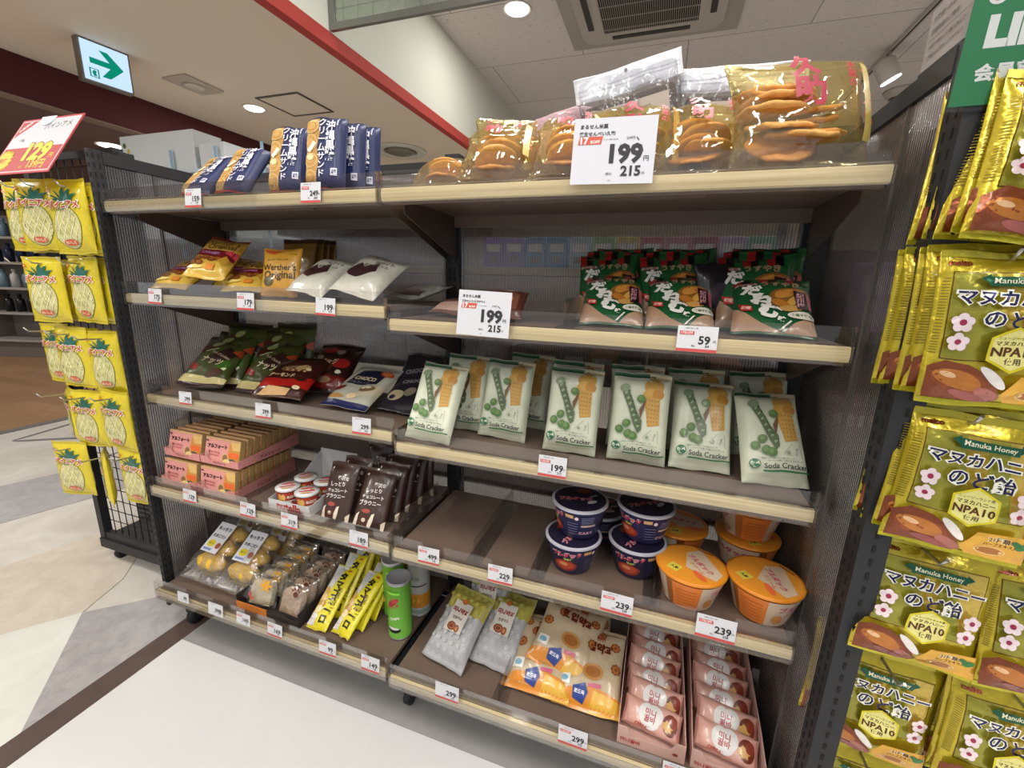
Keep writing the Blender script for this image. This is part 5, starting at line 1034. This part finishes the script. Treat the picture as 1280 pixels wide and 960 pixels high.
# clear poster sheets with thin print beyond the right end panel
t = tag(empty('clear_notice', (.345, .86, 1.53)), 'transparent notice sheet with small print above the right end panel', 'notice')
bm = bmesh.new(); bx(bm, -.0008, -.05, 0, 0, .06, .085); sl = [film('notice sheet', '#f4f2f2', .05, .2, .35, '#c9c2c0', 0)]
art_geo(bm, [t_('お客様へのお知らせ', .45, .8, .7, '#5a5654', 0, .01), t_('営業時間のご案内', .4, .6, .6, '#5a5654'), l_(.05, .48, .95, .48, .006, '#5a5654'), t_('午前十時から午後九時まで', .5, .36, .8, '#5a5654'), t_('ご来店をお待ちしております', .5, .2, .8, '#5a5654')], .11, .085, lambda x, y, l: Vector((-.0009-l, x*-1+.005, y)), sl, 'matte', 0)
link('sheet', bm, sl, t)
bm = bmesh.new(); bx(bm, -.003, -.05, -.004, .003, .06, 0); link('holder', bm, BLACK, t)

# ================================================================= THE SHELVES BEHIND, FAR STORE
def boxrow(x0, n, w, y, z, h, cols, label, group, name='carton', d=.12, gap=.004, face='-'):
    for i in range(n):
        c = cols[i % len(cols)]
        bm = bmesh.new(); bx(bm, -w/2, 0, 0, w/2, d, h, bev=.002); sl = [M(c, 'card')]
        art_geo(bm, [r_(.15, .55, .85, .8, '#e8e6e0'), r_(.25, .2, .75, .4, '#8a8684')], w, h, lambda x, yy, l: Vector((x, -l, yy)), sl, 'card', 0)
        o = link(name, bm, sl); o.location = (x0+i*(w+gap), y, z)
        tag(o, label % ['first', 'second', 'third', 'fourth', 'fifth', 'sixth', 'seventh', 'eighth', 'ninth', 'tenth', 'eleventh', 'twelfth', 'thirteenth', 'fourteenth'][i], 'carton', group)
t = tag(empty('rear_shelving', (-.6, 1.45, 0)), 'shelves of the neighbouring aisle seen through the ribbed back panels', 'shelf unit')
for z in (.25, .55, .93, 1.24):
    bm = bmesh.new(); bx(bm, -.9, -.2, z-.02, .92, .12, z); link('shelf_board', bm, BROWN, t)
bm = bmesh.new(); bx(bm, -.92, .12, .05, -.9, .16, 1.4); bx(bm, .92, .12, .05, .94, .16, 1.4); link('frame', bm, BLACK, t)
bm = bmesh.new(); bx(bm, -.9, -.205, 1.222, .92, -.201, 1.245); link('cream_rail', bm, STRIP, t)
boxrow(-.95, 6, .085, 1.28, .931, .10, ['#c4bba8', '#b9b09c', '#cfc7b6'], 'pale labelled carton seen faintly through the back panel, %s from left', 'pale cartons behind the left back panel')
boxrow(-.50, 12, .062, 1.28, 1.241, .09, ['#8c78c8', '#9a8ad0', '#6aa0d0', '#5a9ad0', '#b0c8d8', '#8cc070', '#d8c24a', '#c8546a', '#d07088', '#b03a6a', '#c8b0d8', '#7ac0a0'], 'bright coloured carton seen through the right back panel, %s from left', 'bright cartons behind the right back panel')
boxrow(-.40, 9, .08, 1.28, .931, .07, ['#5a4a40', '#8a5a3c', '#6a5a50', '#c07a3c'], 'brown carton dimly seen low through the right back panel, %s from left', 'brown cartons behind the right back panel')
# dark unit added to block the bright view through the right end panel
t = tag(empty('added_side_shelving', (.72, 1.2, 0)), 'dark shelving added to dim the view through the right ribbed end panel', 'shelf unit')
bm = bmesh.new(); bx(bm, -.30, -.12, .05, .6, .10, .86); link('cabinet_base', bm, M('#2b2522', 'satin'), t)
bm = bmesh.new(); bx(bm, -.30, -.12, 1.10, .6, .10, 1.12); link('shelf_board', bm, BROWN, t)
bm = bmesh.new(); bx(bm, -.362, .10, .05, .6, .12, 1.30); link('back_board', bm, M('#4a4440', 'satin'), t)
boxrow(.47, 5, .11, 1.09, .861, .10, ['#8a5a78', '#a06a80', '#5a88a0', '#94607a'], 'mauve carton dimly seen through the right end panel, %s from left', 'mauve cartons beyond the right end panel', d=.15)
boxrow(.47, 5, .11, 1.09, 1.121, .14, ['#9a86a8', '#b890a0', '#8a9ab8', '#c8c070'], 'pale mauve carton on the board beyond the end panel, %s from left', 'mauve cartons beyond the right end panel', d=.15)
# white cartons on a display behind the left end
t = tag(empty('rear_display_stand', (-3.2, 2.3, 0)), 'pale blue framed display stand behind the left end of the shelves', 'display stand')
for z in (1.45, 1.86):
    bm = bmesh.new(); bx(bm, -.75, -.1, z-.02, .85, .25, z); link('shelf_board', bm, M('#c2cdd6', 'plastic'), t)
for x in (-.74, -.35, .05, .45, .83):
    bm = bmesh.new(); bx(bm, x, -.105, 1.3, x+.02, -.1, 1.98); link('frame_post', bm, M('#8fb4cc', 'plastic'), t)
bm = bmesh.new(); bx(bm, -.75, .25, .05, .85, .28, 1.45); link('back_board', bm, M('#8a8078', 'matte'), t)
bm = bmesh.new(); bx(bm, -.75, -.1, .0, .85, .25, .1); link('plinth', bm, BLACK, t)
for i, (x, w, z, h) in enumerate(((-3.3, .70, 1.861, .24), (-2.80, .22, 1.861, .15), (-3.55, .3, 1.451, .34), (-3.15, .34, 1.451, .36), (-2.7, .34, 1.451, .36), (-3.75, .2, 1.861, .15))):
    bm = bmesh.new(); bx(bm, -w/2, 0, 0, w/2, .2, h, bev=.004); sl = [M('#d3d8da', 'card')]
    if i == 0: art_geo(bm, [e_(.06, .75, .025, .07, '#4a6a3c'), e_(.06, .5, .025, .07, '#3c7a4c'), e_(.11, .6, .02, .06, '#c8b43c'), r_(.02, .1, .14, .3, '#8a9aa0')], w, h, lambda x_, y_, l: Vector((x_, -l, y_)), sl, 'card', 0)
    o = link('white_carton', bm, sl); o.location = (x, 2.22, z)
    tag(o, ['long white carton with green marks on the upper shelf of the pale display', 'short white carton right of the long one on the pale display', 'white carton at left on the lower shelf of the pale display', 'white carton in the middle of the lower shelf of the pale display', 'white carton at right on the lower shelf of the pale display', 'small white carton left of the long one on the pale display'][i], 'carton', 'white cartons on the pale blue display')
# far left cosmetics shelves
t = tag(empty('far_store_shelf', (-7.6, 3.6, 0), .3), 'dark shop shelving with bottles far away at the left edge', 'shelf unit')
bm = bmesh.new(); bx(bm, -1.2, .4, 0, 1.2, .45, 1.9); link('back_board', bm, M('#8f8a84', 'matte'), t)
for z in (.25, .62, .95, 1.28, 1.6):
    bm = bmesh.new(); bx(bm, -1.2, 0, z-.03, 1.2, .4, z); link('shelf_board', bm, M('#b0aaa2', 'plastic'), t)
bm = bmesh.new(); bx(bm, -1.22, 0, 0, -1.2, .45, 1.9); bx(bm, 1.2, 0, 0, 1.22, .45, 1.9); bx(bm, -1.2, .05, 0, 1.2, .4, .22); link('carcass', bm, M('#7a7068', 'matte'), t)
bmb = bmesh.new(); lathe(bmb, [(.035, 0), (.036, .12), (.03, .15), (.014, .16), (.014, .18), (.018, .181), (.018, .21)], 14)
bsh = {}
for nm, c in (('navy', '#1a2648'), ('black', '#17171a'), ('blue', '#7c98aa'), ('white', '#d4d4d2')):
    me = bpy.data.meshes.new('bottle'); bmb.to_mesh(me); me.materials.append(M(c, 'plastic')); bsh[nm] = me
bmb.free()
c3, s3 = math.cos(.3), math.sin(.3)
for z, seq in ((.62, ['black']*12), (.95, ['blue', 'white']*6), (1.28, ['navy']*12), (1.6, ['white', 'blue', 'navy']*4)):
    for i, nm in enumerate(seq):
        lx = -.9+i*.165; o = bpy.data.objects.new('bottle', bsh[nm]); COL.objects.link(o); o.location = (-7.6+lx*c3-.15*s3, 3.6+lx*s3+.15*c3, z); o.scale = (1.3, 1.3, 1.15)
        tag(o, '%s bottle on the %s board of the distant shop shelf' % (nm, {.62: 'lowest', .95: 'second', 1.28: 'third', 1.6: 'top'}[z]), 'bottle', '%s bottles on the %s board of the far shelf' % (nm, {.62: 'lowest', .95: 'second', 1.28: 'third', 1.6: 'top'}[z]))
# boxes stored behind the wire rack
t = tag(empty('storage_base', (-1.95, 1.28, 0)), 'low black slatted base unit behind the wire rack', 'base unit')
bm = bmesh.new(); bx(bm, -.28, -.1, .03, .3, .3, .16)
link('base', bm, BLACK, t)
bm = bmesh.new()
for k in range(5): bx(bm, -.27, -.104, .045+k*.022, .29, -.1005, .055+k*.022)
link('slats', bm, M('#3b3d40', 'powder'), t)
for i, (x, y, w, d, h, c) in enumerate(((-2.07, 1.25, .18, .2, .34, '#a99c98'), (-1.86, 1.27, .16, .2, .32, '#8c827c'))):
    bm = bmesh.new(); bx(bm, -w/2, 0, 0, w/2, d, h, bev=.003); sl = [M(c, 'card')]
    art_geo(bm, [r_(.1, .55, .5, .75, '#c9bfba'), r_(.2, .2, .8, .3, '#6e6460'), l_(.1, .45, .9, .45, .01, '#6e6460')], w, h, lambda x_, y_, l: Vector((x_, -l, y_)), sl, 'card', 0)
    o = link('carton', bm, sl); o.location = (x, y, .1605); tag(o, ['tall grey printed carton behind the wire rack', 'brown carton beside the grey one behind the wire rack'][i], 'carton')

# ================================================================= LIGHT
def area(name, loc, size, power, rot=(0, 0, 0), col=(1, .96, .9), sy=None, spread=PI):
    l = bpy.data.lights.new(name, 'AREA'); l.energy = power; l.size = size; l.color = col; l.spread = spread
    if sy: l.shape = 'RECTANGLE'; l.size_y = sy
    o = bpy.data.objects.new(name, l); o.location = loc; o.rotation_euler = rot; COL.objects.link(o); return o
# tube lights in the ceiling over the customer aisle
k = 0
for x in (-.9, .9, 2.8):
    for y in (-1.9, -.2):
        area('ceiling_tube_light', (x, y, ZU-.02), .16, 31, sy=1.2)
        k += 1
area('ceiling_tube_light', (.3, 2.1, ZU-.02), .16, 60, sy=1.6); area('ceiling_tube_light', (-.7, 2.1, ZU-.02), .16, 18, sy=1.2); area('ceiling_tube_light', (2.6, 2.2, ZU-.02), .16, 26, sy=1.2); area('ceiling_tube_light', (3.2, 6, ZU-.02), .16, 26, sy=1.2)  # first lamp added over the rear aisle to brighten cartons behind the panels
for x, y, p in ((-3.2, .2, 24), (-2.7, -1.6, 24), (-3.2, 5.5, 24), (-3.23, 2.97, 9)): area('ceiling_downlight', (x, y, ZL-.014), .16, p)
area('ceiling_downlight', (-1.28, 3.69, ZU-.014), .18, 12)
for x, y in ((-6, 0), (-6, 4), (-8.5, 2), (-4.6, 2.72)): area('ceiling_downlight', (x, y, 2.235), .2, 22 if x < -5 else 8)
w = bpy.data.worlds.new('soft ambient fill'); SC.world = w; w.use_nodes = True  # even ambient light added as fill, entering through the open front of the room
w.node_tree.nodes['Background'].inputs[0].default_value = (.93, .96, 1, 1); w.node_tree.nodes['Background'].inputs[1].default_value = .55

# ================================================================= CAMERA
cd = bpy.data.cameras.new('camera'); cam = bpy.data.objects.new('camera', cd); COL.objects.link(cam); SC.camera = cam
cd.sensor_width = 36; cd.sensor_fit = 'HORIZONTAL'; cd.lens = 538.39/1280*36; cd.clip_start = .02
p, r, y = .2310, .0289, .3224
F = Vector((-math.sin(y)*math.cos(p), math.cos(y)*math.cos(p), -math.sin(p))); Rt = Vector((math.cos(y), math.sin(y), 0)); U = Rt.cross(F)
rt = math.cos(r)*Rt+math.sin(r)*U; up = -math.sin(r)*Rt+math.cos(r)*U
m = Matrix((( rt.x, up.x, -F.x), (rt.y, up.y, -F.y), (rt.z, up.z, -F.z))).to_4x4(); m.translation = (0, 0, 1.2)
cam.matrix_world = m
SC.view_settings.view_transform = 'Standard'; SC.view_settings.look = 'None'; SC.view_settings.gamma = 1; SC.view_settings.use_curve_mapping = False
SC.view_settings.exposure = 0
try:
    SC.cycles.use_denoising = True; SC.cycles.transparent_max_bounces = 24; SC.cycles.max_bounces = 8
except Exception: pass
